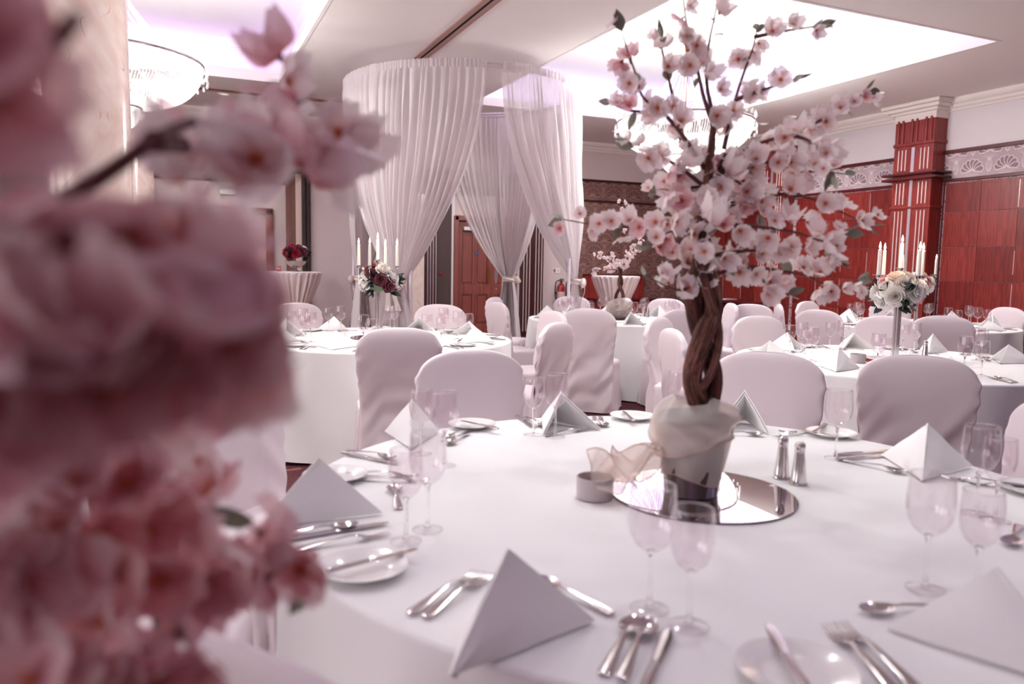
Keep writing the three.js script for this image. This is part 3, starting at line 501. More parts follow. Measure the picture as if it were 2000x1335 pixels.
// ---------------------------------------------------------------- covered banquet chairs; origin on the floor, facing +z
function chairGeo(salt) {
  const H = 0.945, sh = 0.79;
  const half = (y) => { const w = y < 0.3 ? lerp(0.245, 0.232, y / 0.3) : y < 0.47 ? lerp(0.232, 0.226, (y - 0.3) / 0.17) : lerp(0.226, 0.252, smoothstep(y, 0.47, 0.8)); return y > sh ? 0.252 * Math.pow(Math.max(0, 1 - Math.pow((y - sh) / (H - sh), 2.5)), 1 / 2.5) : w; };
  const midz = (y) => -0.205 - 0.05 * smoothstep(y, 0.4, 0.95), thick = (y) => (y < 0.46 ? lerp(0.055, 0.038, y / 0.46) : lerp(0.038, 0.026, (y - 0.46) / 0.49));
  const back = grid(64, 66, (u, v) => {
    const y = v < 0.78 ? lerp(0.012, sh, v / 0.78) : sh + (H - sh) * Math.sin((v - 0.78) / 0.22 * Math.PI / 2), a = u * Math.PI * 2, c = Math.cos(a), s = Math.sin(a), e = 0.42;
    const w = Math.max(half(y), 0.002), t = thick(y) * (y > sh ? Math.pow(Math.max(0.001, 1 - Math.pow((y - sh) / (H - sh), 6)), 0.5) : 1);
    let x = Math.sign(c) * Math.pow(Math.abs(c), e) * w, z = Math.sign(s) * Math.pow(Math.abs(s), e) * t;
    const lowness = 1 - smoothstep(y, 0.45, 0.85), fold = 0.026 * lowness * N3(x * 11 + y * 7 + salt, y * 3.2, s > 0 ? 1 : 5 + salt) + 0.016 * lowness * Math.sin((x * 0.9 + y * 0.55) * 26 + salt) * N3(x * 4, y * 3, salt + 8);
    const side = 0.007 * Math.pow(Math.abs(c), 9) * Math.sin(y * 70 + salt * 3 + 4 * N3(y * 8, salt, 2)) * smoothstep(y, 0.5, 0.6);
    z += Math.sign(s || 1) * fold + side; x += side * 0.4;
    return [x, y, midz(y) + z];
  }, true);
  const seat = grid(72, 34, (u, v) => {
    const a = u * Math.PI * 2, c = Math.cos(a), s = Math.sin(a), e = 0.36, px = Math.sign(c) * Math.pow(Math.abs(c), e), pz = Math.sign(s) * Math.pow(Math.abs(s), e);
    const top = 0.3, q = v < top ? v / top : 1, d = v < top ? 0 : (v - top) / (1 - top);
    const crown = 0.018 * (1 - q * q), roundK = v < top ? 0 : Math.min(d / 0.08, 1), R = 0.02;
    const corner = Math.pow(Math.abs(c * s) * 2, 2), fl = d * (0.02 + 0.028 * corner * Math.sin(a * 12 + salt) + 0.012 * N3(c * 5 + salt, d * 2, s * 5)) + 0.006 * N3(c * 7, d * 5, s * 7 + salt) * (d > 0 ? 1 : 0);
    const w = 0.212 * (v < top ? q : 1) + (v < top ? 0 : R * Math.sin(roundK * Math.PI / 2)) + fl, l = 0.168 * (v < top ? q : 1) + (v < top ? 0 : R * Math.sin(roundK * Math.PI / 2)) + fl;
    const y = v < top ? 0.468 + crown - 0.0 * q : d < 0.08 ? 0.468 - R * (1 - Math.cos(roundK * Math.PI / 2)) : lerp(0.448, 0.014, (d - 0.08) / 0.92);
    return [px * w, y, -0.035 + pz * l];
  }, true);
  return [back, seat];
}
const chairShapes = [0, 1, 2, 3].map((k) => chairGeo(k * 2.3 + 0.7));
function chair(shape, p, face, label, group) {
  const t = thing('banquet_chair', label, 'chair', p, Math.atan2(face.x, face.z), group);
  obj('backrest_cover', chairShapes[shape][0], M.chair, t); obj('seat_cover', chairShapes[shape][1], M.chair, t);
}
// the picture point of each chair's top edge, and the table it faces
[
  ['front', 920, 690, 'white covered chair across the front table, behind the plain side plate with purple-tinted knife'],
  ['front', 1500, 693, 'white covered chair directly behind the pot of the big blossom tree'],
  ['front', 440, 733, 'white covered chair mostly behind pink blossoms, next to the long tablecloth folds'],
  ['front', 480, 1284, 'white covered chair at the lower edge with only its curved top rail showing'],
  ['front', 2125, 790, 'white covered chair cut off by the picture edge beside the tented napkin'],
  ['front', 1.0, -0.11, 'white covered chair beside the camera, outside the picture, at the front table', 1],
  ['front', 2.12, -0.445, 'white covered chair beyond the big corner napkin, outside the picture', 1],
  ['front', -0.27, -1.80, 'white covered chair whose flat seat shows below the pink blossoms', 1],
  ['rose', 1795, 699, 'large white covered chair with soft upright wrinkles before the white-rose candelabrum'],
  ['rose', 1315, 646, 'white covered chair turned sideways closest beside the tree trunk'],
  ['rose', 1288, 623, 'white covered chair turned sideways just behind the chair beside the trunk'],
  ['rose', 1482, 620, 'white covered chair behind two napkins beside the white-rose candelabrum table'],
  ['rose', 1733, 620, 'white covered chair directly behind the post of the white-rose candelabrum'],
  ['rose', 5.32, -2.52, 'white covered chair at the picture edge of the white-rose candelabrum table', 1],
  ['canopy', 780, 644, 'white covered chair with creased back before the burgundy candelabrum table'],
  ['canopy', 860, 597, 'white covered chair between the sheer drape and the double door'],
  ['canopy', 578, 594, 'white covered chair below the gathered bar table with red peonies'],
  ['canopy', 1087, 633, 'white covered chair seen from its side, the foremost of three in the middle'],
  ['canopy', 1080, 610, 'white covered chair mostly hidden behind the foremost side-on chair'],
  ['middle', 1150, 605, 'tall white covered chair showing its full back and hem on the dark carpet'],
  ['middle', 972, 592, 'white covered chair side-on before the double door, in front of its twin'],
  ['middle', 966, 582, 'white covered chair top peeping over its twin before the double door'],
  ['middle', 1117, 580, 'lilac-tinged covered chair in front of the fire extinguishers'],
  ['middle', 1302, 585, 'white covered chair behind the cluster of four glasses near the patterned wall'],
  ['middle', 1338, 606, 'white covered chair half hidden by the twisted trunk'],
  ['middle', 1428, 594, 'lilac covered chair side-on right next to the twisted trunk'],
  ['far', 1578, 590, 'lilac covered chair behind the grey-shaded covered chair by the red panelling'],
  ['far', 1601, 607, 'grey-shaded covered chair back with stitched edge before the farthest table'],
  ['far', 1843, 619, 'pink-shaded covered chair with side wrinkles behind the salt shaker'],
  ['far', 1968, 602, 'white covered chair at the end of the farthest table near the picture edge'],
  ['far', 1740, 588, 'lilac covered chair on the wall side of the farthest table behind the roses'],
  ['far', 1468, 596, 'narrow side-on covered chair before the dark cabinet'],
  ['far', 1522, 595, 'narrow side-on covered chair just before the red wall panelling'],
].forEach(([k, x, y, label, direct], i) => {
  const c = TABLES[k].c, top = direct ? V(x, 0, y) : onY(x, y, 0.93).setY(0), f = c.clone().sub(top).normalize();
  if (i >= 31) f.set(i === 31 ? -0.93 : 0.8, 0, i === 31 ? 0.42 : 0.55).normalize();
  chair(i % 4, top.addScaledVector(f, 0.25), f, label);
});

// ---------------------------------------------------------------- tableware kinds
const glassParts = (bowlR, h) => {
  const b0 = h * 0.47, k = bowlR / 0.036, bowl = [[0.004, b0], [0.014 * k, b0 + 0.004], [0.026 * k, b0 + 0.016], [0.033 * k, b0 + 0.032], [0.0365 * k, b0 + 0.052], [0.036 * k, b0 + 0.07], [0.0335 * k, h - 0.004], [0.0328 * k, h]];
  return { bowl: lathe([...bowl, ...bowl.slice(1).reverse().map(([x, y]) => [x - 0.0011, y + 0.0004])], 32), stem: lathe([[0.0, 0.004], [0.007, 0.0065], [0.0042, 0.014], [0.0034, 0.03], [0.0034, b0 - 0.02], [0.0046, b0 - 0.006], [0.0075, b0 + 0.001], [0.004, b0 + 0.003], [0, b0 + 0.002]], 16), foot: lathe([[0.0, 0.0065], [0.008, 0.006], [0.022, 0.0035], [0.031, 0.0016], [0.032, 0.0008]], 32) };
};
const GLASS = [glassParts(0.0405, 0.212), glassParts(0.0355, 0.193)];
const footEdge = new THREE.TorusGeometry(0.0318, 0.0008, 6, 40).rotateX(Math.PI / 2).translate(0, 0.0009, 0);
const rimGeo = GLASS.map((g, i) => new THREE.TorusGeometry([0.0363, 0.0318][i], 0.0008, 6, 40).rotateX(Math.PI / 2).translate(0, [0.212, 0.193][i], 0));
function glass(kind, p, label, group) {
  const t = thing('wine_glass', label, 'glass', p, rnd() * 6, group), g = GLASS[kind];
  const b = obj('bowl', g.bowl, M.pane, t); obj('rim', rimGeo[kind], M.stem, b); obj('stem', g.stem, M.stem, t); obj('foot', g.foot, M.pane, t); obj('foot_edge', footEdge, M.stem, t);
}
const plateGeo = lathe([[0, 0.003], [0.045, 0.003], [0.05, 0.0045], [0.058, 0.009], [0.080, 0.0145], [0.084, 0.0165], [0.0845, 0.0145], [0.058, 0.005], [0.052, 0.0], [0.046, 0.0], [0.044, 0.0015], [0, 0.0015]], 48);
const plate = (p, label, group) => { const o = tag(obj('side_plate', plateGeo, M.china), label, 'plate', group); o.position.copy(p); return o; };
const FORK = (() => {
  const handle = loft([[0, 0.0075, 0.004, 0, 0.003], [0.004, 0.0105, 0.004, 0, 0.0036], [0.03, 0.0095, 0.006, 0, 0.0036], [0.08, 0.0055, 0.011, 0, 0.0034], [0.115, 0.0036, 0.0135, 0, 0.0036], [0.128, 0.0045, 0.012, 0, 0.003]]);
  const head = [loft([[0.126, 0.0045, 0.0122, 0, 0.003], [0.134, 0.0095, 0.010, 0.001, 0.0026], [0.143, 0.0122, 0.0066, 0.0018, 0.0024], [0.152, 0.0124, 0.004, 0.0018, 0.0022]])];
  for (let k = 0; k < 4; k++) { const x = (k - 1.5) * 0.0068; head.push(loft([[0.150, 0.0021, 0.0028, 0, 0.0022], [0.168, 0.0018, 0.0022, 0, 0.0021], [0.186, 0.0015, 0.0042, 0, 0.0019], [0.199, 0.0008, 0.0075, 0, 0.0015]], 3).translate(x, 0, 0)); }
  return { handle, head: merge(head) };
})();
const KNIFE = { handle: loft([[0, 0.006, 0.0055, 0, 0.006], [0.006, 0.009, 0.0055, 0, 0.0085], [0.05, 0.008, 0.0055, 0, 0.008], [0.095, 0.0066, 0.0055, 0, 0.007], [0.104, 0.0062, 0.0055, 0, 0.0064]]), blade: loft([[0.103, 0.0058, 0.0052, 0, 0.0045], [0.112, 0.0078, 0.005, 0, 0.0026], [0.15, 0.0098, 0.005, 0, 0.002], [0.19, 0.0098, 0.005, 0, 0.0018], [0.21, 0.0066, 0.005, 0, 0.0016], [0.219, 0.0012, 0.005, 0, 0.0012]]) };
const SPOON = { handle: loft([[0, 0.007, 0.004, 0, 0.003], [0.004, 0.010, 0.004, 0, 0.0036], [0.03, 0.009, 0.006, 0, 0.0036], [0.08, 0.0055, 0.011, 0, 0.0034], [0.112, 0.0036, 0.0135, 0, 0.0036], [0.122, 0.004, 0.012, 0, 0.003]]), bowl: loft([[0.12, 0.004, 0.0122, 0, 0.003], [0.128, 0.012, 0.011, 0.002, 0.002], [0.14, 0.0185, 0.0095, 0.0055, 0.0016], [0.155, 0.0205, 0.009, 0.0068, 0.0016], [0.17, 0.0175, 0.0095, 0.0052, 0.0016], [0.181, 0.0095, 0.0105, 0.002, 0.0016], [0.185, 0.001, 0.011, 0, 0.0014]], 7) };
for (const k of [FORK, KNIFE, SPOON]) for (const n in k) k[n].computeBoundingBox();
const LEN = { fork: 0.199, knife: 0.219, spoon: 0.185 }, KIND = { fork: FORK, knife: KNIFE, spoon: SPOON };
function cutlery(kind, from, to, label, group, lift = 0, scale = 1, name) { // from: handle end, to: direction of the head
  const d = to.clone().sub(from), t = thing(name ?? 'table_' + kind, label, kind, V(from.x, TY + 0.0012 + lift, from.z), Math.atan2(d.x, d.z), group);
  for (const [n, g] of Object.entries(KIND[kind])) obj(n, g, M.steel, t);
  t.scale.setScalar(scale);
  return t;
}
// folded napkin standing as a tent: ridge from foot A up to apex, two wings to left and right
function napkinGeo(open, salt) {
  const a = 0.188, ph = open * Math.PI / 180, p = a / (Math.SQRT2 * Math.cos(ph)), h = Math.sqrt(a * a - p * p), A = V(0, 0.004, 0), Mx = V(0, h, p), list = [];
  for (const s of [-1, 1]) for (const [inset, layer] of [[0, 0], [0.012, 1]]) {
    const L = V(s * a * Math.SQRT2 * Math.sin(ph), 0.004, a * Math.SQRT2 * Math.cos(ph));
    const n = V().crossVectors(Mx.clone().sub(A), L.clone().sub(A)).normalize(); if (n.x * s < 0) n.negate();
    const P = (u, v, off) => {
      const q = A.clone().lerp(Mx, u * (1 - inset * 1.2)).lerp(A.clone().lerp(L, u * (1 - inset * 1.2)), v);
      return q.addScaledVector(n, 0.010 * Math.sin(Math.PI * u) * Math.sin(Math.PI * Math.min(1, v * 0.9 + 0.06)) + 0.003 * N3(u * 3 + salt, v * 3, s) - layer * 0.006 + off).toArray();
    };
    list.push(grid(10, 10, (u, v) => P(u, v, 0.0015)), grid(10, 10, (u, v) => P(u, v, -0.0025)));
    list.push(grid(10, 2, (u, v) => P(1, u, lerp(0.0015, -0.0025, v))), grid(10, 2, (u, v) => P(u, 1, lerp(0.0015, -0.0025, v))));
  }
  list.push(sweep([A.clone(), A.clone().lerp(Mx, 0.5).add(V(0, 0.001, 0)), Mx.clone()], [0.003, 0.0034, 0.003], 8));
  return merge(list);
}
const napkinShapes = [[25, 0], [31, 1], [20, 2], [36, 3]].map(([o, s]) => napkinGeo(o, s));
const napkin = (shape, foot, dir, label, group, s = 1) => { const o = tag(obj('napkin', napkinShapes[shape], M.napkin), label, 'napkin', group); o.position.set(foot.x, TY + 0.001, foot.z); o.rotation.y = Math.atan2(dir.x, dir.z); o.scale.set(s, s * 1.06, s); return o; };
const T = (x, y) => onY(x, y, TY);
// ---------------------------------------------------------------- the front table's places, one by one
const XZ = (x, z) => V(x, 0, -z);
napkin(2, XZ(0.334, 0.947), XZ(0.82, 0.572), 'white tent napkin overhanging the front table edge between forks and spoons', undefined, 1.05);
napkin(2, XZ(0.153, 1.657), XZ(0.938, 0.347), 'white tent napkin standing beside the pink foreground blossoms');
napkin(2, XZ(0.649, 2.22), XZ(0.294, 0.956), 'white tent napkin seen through the two empty glasses at the far table side');
napkin(0, XZ(1.235, 2.51), XZ(0.0, -1), 'white tent napkin with its open folds behind two wine glasses');
napkin(2, XZ(1.967, 2.261), XZ(-0.671, -0.742), 'white tent napkin with a folded-over peak just beside the tree pot');
napkin(0, XZ(1.848, 1.409), XZ(0.807, 0.591), 'white tent napkin with one bright and one shaded face, before the wrinkled chair', undefined, 1.07);
napkin(0, XZ(1.123, 0.581), XZ(0.045, 0.999), 'largest white napkin cut off at the lower picture corner');

for (const [k, x, y, label] of [
  [0, 1268, 1188, 'tall empty wine glass standing before the round mirror, the taller of that pair'],
  [1, 1345, 1222, 'shorter empty wine glass before the round mirror, its partner taller'],
  [1, 793, 1057, 'shorter empty wine glass in front of the dessert spoon with lilac glint'],
  [0, 835, 1034, 'taller empty wine glass beside the dessert spoon with lilac glint'],
  [0, 868, 909, 'wine glass standing before the side plate with a purple-tinted knife'],
  [1, 822, 886, 'wine glass standing right in front of the far white napkin'],
  [1, 1041, 849, 'smaller wine glass of the pair before the open-folded napkin'],
  [0, 1084, 853, 'bigger wine glass of the pair before the open-folded napkin'],
  [0, 1322, 842, 'wine glass rising from behind the organza-wrapped pot'],
  [0, 1632, 895, 'wine glass beside the shakers, before the plate with a lilac knife'],
  [0, 1806, 1150, 'tall wine glass nearest the big corner napkin'],
  [1, 1905, 1166, 'second wine glass partly hidden by the big corner napkin'],
  [0, 1906, 1003, 'wine glass with a round bowl near the picture edge, behind the tall glass'],
  [1, 1943, 1016, 'wine glass at the picture edge overlapping the round-bowled one'],
]) glass(k, T(x, y), label);

for (const [x, y, a, b, label, klabel] of [
  [708, 1117, [640, 1136], [843, 1082], 'white side plate with a shaded rim by the edge of the front table', 'butter knife lying across the side plate by the table edge'],
  [922, 834, [973, 848], [860, 822], 'white side plate across the front table carrying a purple-tinted knife', 'purple-tinted butter knife on the plate across the front table'],
  [1235, 818, [1238, 832], [1204, 800], 'white side plate beside the tree pot above the dark carpet gap', 'lilac butter knife on the plate above the dark carpet gap'],
  [1624, 851, [1612, 838], [1572, 866], 'white side plate behind the shakers before the wrinkled chair', 'lilac butter knife on the plate behind the shakers'],
  [1555, 1322, [1575, 1375], [1493, 1232], 'white side plate barely showing at the lower picture edge', 'purple butter knife at the lower picture edge'],
  [2020, 962, [2030, 985], [1975, 940], 'white side plate cut off by the picture edge', null],
  [655, 935, null, null, 'white side plate half hidden behind the napkin beside the pink blossoms', null],
]) { const p = T(x, y); plate(V(p.x, TY + 0.001, p.z), label); if (klabel) cutlery('knife', T(...a), T(...b), klabel, undefined, 0.0145, 0.86, 'butter_knife'); }

for (const [kind, a, b, label, lift = 0, s = 1, byHandle = 0] of [ // the tip lies at the second point, or the handle end at the first
  ['fork', [770, 1222], [932, 1122], 'outer of two forks with glaring tines left of the edge napkin'],
  ['fork', [796, 1232], [955, 1126], 'inner of two forks with glaring tines, touching the edge napkin'],
  ['spoon', [1165, 1345], [1243, 1214], 'soup spoon lying under its twin at the lower table edge'],
  ['spoon', [1205, 1352], [1268, 1222], 'bright soup spoon resting on its twin at the lower table edge', 0.004],
  ['knife', [1252, 1365], [1308, 1233], 'dinner knife beside the two soup spoons'],
  ['spoon', [1195, 1204], [1110, 1165], 'dessert spoon whose handle shows right of the edge napkin', 0, 1, 1],
  ['spoon', [783, 1013], [769, 952], 'dessert spoon with a lilac glint before the two glasses'],
  ['knife', [560, 1058], [760, 1024], 'dinner knife below the napkin beside the pink blossoms'],
  ['fork', [590, 1074], [762, 1046], 'fork below the napkin beside the pink blossoms'],
  ['spoon', [560, 1048], [700, 1030], 'soup spoon with a lilac glint below the napkin beside the blossoms'],
  ['fork', [678, 925], [775, 931], 'upper fork behind the napkin beside the pink blossoms', 0, 1, 1],
  ['fork', [690, 938], [790, 941], 'lower fork behind the napkin beside the pink blossoms', 0, 1, 1],
  ['knife', [668, 887], [780, 909], 'knife of a close pair near the far table rim', 0, 1, 1],
  ['spoon', [680, 882], [790, 903], 'spoon of a close pair near the far table rim', 0, 1, 1],
  ['spoon', [908, 852], [872, 872], 'dessert spoon beside the far white napkin'],
  ['spoon', [905, 846], [866, 862], 'second dessert spoon beside the far white napkin'],
  ['knife', [1010, 815], [1045, 838], 'dinner knife behind the smaller glass of the pair'],
  ['spoon', [1022, 814], [1062, 836], 'spoon behind the smaller glass of the pair'],
  ['fork', [1088, 849], [1152, 840], 'dessert fork lying before the open-folded napkin'],
  ['spoon', [1160, 815], [1165, 836], 'soup spoon beside the plate above the dark carpet gap'],
  ['spoon', [1172, 815], [1180, 836], 'second soup spoon beside the plate above the dark carpet gap'],
  ['spoon', [1430, 850], [1492, 852], 'dessert spoon before the napkin beside the tree pot'],
  ['fork', [1570, 845], [1512, 856], 'fork crossed over another behind the shakers'],
  ['fork', [1580, 852], [1520, 846], 'fork under another behind the shakers', 0.003],
  ['spoon', [1669, 906], [1772, 928], 'dessert spoon lying before the napkin with one shaded face'],
  ['knife', [1664, 888], [1740, 882], 'knife whose tip points past the napkin with one shaded face'],
  ['knife', [1674, 897], [1745, 891], 'second knife tucked under the napkin with one shaded face'],
  ['fork', [1930, 945], [1838, 934], 'fork on the table behind the round-bowled glass'],
  ['fork', [2015, 955], [1890, 948], 'fork near the picture edge behind the overlapping glasses'],
  ['spoon', [1774, 1194], [1678, 1200], 'dessert spoon with bright bowl beside the big corner napkin'],
  ['fork', [1735, 1342], [1614, 1226], 'outer dinner fork with lilac neck at the lower edge'],
  ['fork', [1780, 1342], [1640, 1222], 'inner dinner fork with lilac neck at the lower edge'],
  ['spoon', [1990, 1030], [1970, 1072], 'dessert spoon pointing toward the second corner glass'],
]) { const to = T(...b), from = T(...a); cutlery(kind, byHandle ? from : to.clone().addScaledVector(to.clone().sub(from).normalize(), -LEN[kind]), to, label, undefined, lift, s); }

// round mirror, ramekin with wrapped sugar, shakers
{ const m = thing('table_mirror', 'round mirror under the potted blossom tree reflecting the lilac ceiling', 'mirror', V(1.206, TY + 0.001, -1.53));
  obj('glass', new THREE.CylinderGeometry(0.229, 0.229, 0.004, 72).translate(0, 0.0025, 0), M.mirror, m); obj('edge', lathe([[0.229, 0], [0.2302, 0.0005], [0.2302, 0.004], [0.229, 0.0046]], 72), M.edge, m); }
const ramekinGeo = lathe([[0, 0.0], [0.043, 0.0], [0.0455, 0.004], [0.046, 0.053], [0.0445, 0.0545], [0.042, 0.053], [0.0405, 0.012], [0.036, 0.007], [0, 0.007]], 36);
const ramekin = (p, label) => { const o = tag(obj('ramekin', ramekinGeo, phys(0xb9adb0, 0.3, { clearcoat: 0.5 })), label, 'bowl'); o.position.copy(p); return o; };
{ const p = T(1161, 972); p.y = TY + 0.001; ramekin(p, 'grey ramekin holding pink wrapped sweets beside the round mirror');
  for (let k = 0; k < 7; k++) { const a = k * 2.4, r = k < 5 ? 0.022 : 0.006, s = tag(obj('sweet', [rbox(0.02, 0.012, 0.014, 0, 0, 0, 0.005), new THREE.ConeGeometry(0.006, 0.008, 6).rotateZ(Math.PI / 2).translate(0.013, 0, 0)], M.sugar), 'small pink wrapped sweet lying in the grey ramekin', 'sweet', 'wrapped sweets in the grey ramekin'); s.position.set(p.x + Math.cos(a) * r, TY + 0.026 + (k > 2 ? 0.010 : 0), p.z + Math.sin(a) * r); s.rotation.set(0.3 * Math.sin(k), a, 0.2); } }
function shaker(p, label, s = 1) {
  const t = thing('shaker', label, 'shaker', p); t.scale.setScalar(s);
  obj('body', new THREE.CylinderGeometry(0.0125, 0.0215, 0.085, 24).translate(0, 0.044, 0), M.chrome, t);
  obj('foot', lathe([[0, 0], [0.0235, 0], [0.0235, 0.003], [0.021, 0.006], [0, 0.006]], 24), M.chrome, t);
  obj('cap', lathe([[0.0125, 0.086], [0.0135, 0.089], [0.0118, 0.093], [0.0142, 0.1], [0.0128, 0.109], [0.006, 0.115], [0, 0.116]], 20), M.chrome, t);
}
{ const p = T(1526, 933), q = T(1559, 945); p.y = q.y = TY + 0.001; shaker(p, 'darker chrome shaker standing farther from the picture edge, by the mirror', 1.0); shaker(q, 'paler chrome shaker in front of the darker one by the mirror', 1.0); }

// ---------------------------------------------------------------- places on the other tables, laid by pattern
const WHERE = { canopy: 'burgundy-candelabrum table', middle: 'small-tree table', rose: 'rose-candelabrum table', far: 'farthest table' };
const SIDE = ['far', 'far-right', 'right-hand', 'near-right', 'near', 'near-left', 'left-hand', 'far-left'];
function lay(key, start, count, opt = {}) {
  const c = TABLES[key].c, view = Math.atan2(c.x, -c.z);
  for (let i = 0; i < count; i++) {
    const a = (start + i * 360 / count) * Math.PI / 180, out = V(Math.cos(a), 0, -Math.sin(a)), f = out.clone().negate(), r = V(-f.z, 0, f.x);
    const at = (df, dr) => c.clone().addScaledVector(out, 0.8).addScaledVector(f, df + rr(-0.01, 0.01)).addScaledVector(r, dr + rr(-0.01, 0.01)).setY(TY + 0.001);
    const rel = (Math.atan2(out.x, -out.z) - view + Math.PI * 4) % (Math.PI * 2), side = SIDE[Math.round(rel / (Math.PI * 2 / 8)) % 8], w = side + ' place of the ' + WHERE[key];
    if (!inFrame(at(0, 0).setY(TY + 0.05), 30)) continue;
    const turn = a + rr(-0.5, 0.5), sh = Math.floor(rnd() * 4), dir = rnd() < 0.6 ? f : f.clone().negate();
    const nd = dir.clone().applyAxisAngle(V(0, 1, 0), rr(-0.5, 0.5));
    napkin(sh, at(dir === f ? -0.08 : 0.16, 0), nd, 'white tent napkin at the ' + w);
    const pp = at(0.06, -0.33); plate(pp.clone(), 'white side plate at the ' + w);
    const kd = r.clone().applyAxisAngle(V(0, 1, 0), rr(0.4, 1.1)); cutlery('knife', pp.clone().addScaledVector(kd, -0.1), pp.clone().addScaledVector(kd, 0.1), 'butter knife on the plate at the ' + w, undefined, 0.0145, 0.86, 'butter_knife');
    glass(0, at(0.22, 0.10), 'larger wine glass at the ' + w); glass(1, at(0.17, 0.17), 'smaller wine glass at the ' + w);
    for (const k of [0, 1]) { const s = at(-0.12, -0.17 - k * 0.03); cutlery('fork', s, s.clone().add(f), (k ? 'outer' : 'inner') + ' fork at the ' + w); }
    const s1 = at(-0.12, 0.16); cutlery('knife', s1, s1.clone().add(f), 'dinner knife at the ' + w);
    const s2 = at(-0.11, 0.2); cutlery('spoon', s2, s2.clone().add(f), 'soup spoon at the ' + w);
    if (key !== 'far') { const s3 = at(0.17, -0.07); cutlery('spoon', s3, s3.clone().add(r), 'dessert spoon at the ' + w); }
  }
}
lay('canopy', 10, 8); lay('middle', 18, 8); lay('rose', 20, 8); lay('far', 14, 8);
{ const p = T(663, 664); p.y = TY + 0.001; ramekin(p, 'white ramekin beside the burgundy candelabrum mirror').material = M.china; }
{ const p = T(1675, 708); p.y = TY + 0.001; ramekin(p, 'pale ramekin beside the post of the rose candelabrum'); }
{ const p = T(1806, 699); p.y = TY + 0.001; shaker(p, 'copper-tinted shaker on the rose-candelabrum table'); const q = T(1258, 618), s = T(1265, 619); q.y = s.y = TY + 0.001; shaker(q, 'chrome shaker on the small-tree table, the one nearer the pot'); shaker(s, 'chrome shaker on the small-tree table, the one nearer the napkin'); }
// ---------------------------------------------------------------- silk blossoms
function petalGeo(L, cup, cols, salt, width = 0.62) {
  const nu = 6, nv = 6, C = cols.map((c) => new THREE.Color(c));
  const g = grid(nu, nv, (u, v) => {
    const s = u * 2 - 1, w = L * width * 1.12 * Math.pow(Math.sin(Math.PI * Math.min(1, 0.06 + Math.pow(v, 0.72) * 0.86)), 0.8), notch = L * 0.1 * Math.exp(-s * s * 10) * v * v;
    return [s * w, L * (cup * v * v + 0.10 * Math.sin(v * 5 + salt) * s + 0.16 * s * s * v + 0.09 * N3(s * 2, v * 3, salt) * v), L * (0.08 + v) - notch];
  });
  const col = [];
  for (let j = 0; j <= nv; j++) for (let i = 0; i <= nu; i++) { const v = j / nv, c = v < 0.22 ? C[0].clone().lerp(C[1], v / 0.22) : C[1].clone().lerp(C[2], (v - 0.22) / 0.78); col.push(c.r, c.g, c.b); }
  g.setAttribute('color', new THREE.Float32BufferAttribute(col, 3));
  return g;
}
function blossomGeo(L, cup, cols, salt) {
  const list = [];
  for (let k = 0; k < 5; k++) list.push(petalGeo(L * (0.92 + 0.16 * Math.abs(Math.sin(k * 2.1 + salt))), cup * (0.8 + 0.4 * Math.abs(Math.sin(k + salt))), cols, salt + k).rotateY(k * Math.PI * 2 / 5 + 0.12 * Math.sin(salt * 3 + k)).translate(0, k % 2 * 0.001, 0));
  return merge(list);
}
const stamenGeo = (() => { const l = [new THREE.SphereGeometry(0.0058, 10, 6).scale(1, 0.6, 1).translate(0, 0.002, 0)]; for (let k = 0; k < 9; k++) { const a = k * 0.7, r = 0.004 + 0.002 * (k % 3); l.push(new THREE.CylinderGeometry(0.0004, 0.0005, 0.008, 4).translate(0, 0.004, 0).rotateX(0.5).rotateY(a), new THREE.SphereGeometry(0.0011, 6, 4).translate(Math.sin(a) * r, 0.0078, Math.cos(a) * r)); } return merge(l); })();
const calyxGeo = merge([new THREE.ConeGeometry(0.006, 0.014, 8).rotateX(Math.PI).translate(0, -0.006, 0), new THREE.CylinderGeometry(0.001, 0.001, 0.02, 5).translate(0, -0.018, 0)]);
const leafGeo = (L, salt) => grid(6, 8, (u, v) => { const s = u * 2 - 1, w = L * 0.26 * Math.sin(Math.PI * Math.pow(v, 0.8)); return [s * w, L * (0.12 * Math.sin(v * 2.6 + salt) - 0.05 * (1 - Math.abs(s)) * Math.sin(Math.PI * v)), L * v]; });
const petalMat = phys(0xffffff, 0.75, { vertexColors: true, transmission: 0.42, thickness: 0 });
const PALE = ['#e6a898', '#f6e2e2', '#fbf3f3'], PINK = ['#b8505a', '#ebb8bd', '#f5dde0'], ROSY = ['#b0454f', '#e2a0a7', '#f0c8cd'];
const KINDS = {
  pale: [[0.25, 0], [0.55, 1], [0.9, 2], [1.3, 3]].map(([c, s]) => blossomGeo(0.036, c, PALE, s)),
  pink: [[0.3, 4], [0.6, 5], [1.0, 6]].map(([c, s]) => blossomGeo(0.037, c, PINK, s)),
  rosy: [[0.3, 7], [0.7, 8]].map(([c, s]) => blossomGeo(0.037, c, ROSY, s)),
};
const stamenMat = std(0xc4663f, 0.7), calyxMat = std(0x6a3034, 0.8), leafShapes = [leafGeo(0.05, 0), leafGeo(0.042, 1), leafGeo(0.055, 2)];
const upTo = (n) => new THREE.Quaternion().setFromUnitVectors(V(0, 1, 0), n);
function blossom(parent, kind, p, n, s = 1) {
  const list = KINDS[kind], b = obj('blossom', list[Math.floor(rnd() * list.length)], petalMat, parent);
  obj('stamens', stamenGeo, stamenMat, b); obj('calyx', calyxGeo, calyxMat, b);
  b.position.copy(p); b.quaternion.copy(upTo(n.normalize())).multiply(new THREE.Quaternion().setFromAxisAngle(V(0, 1, 0), rnd() * 6.3)); b.scale.setScalar(s);
}
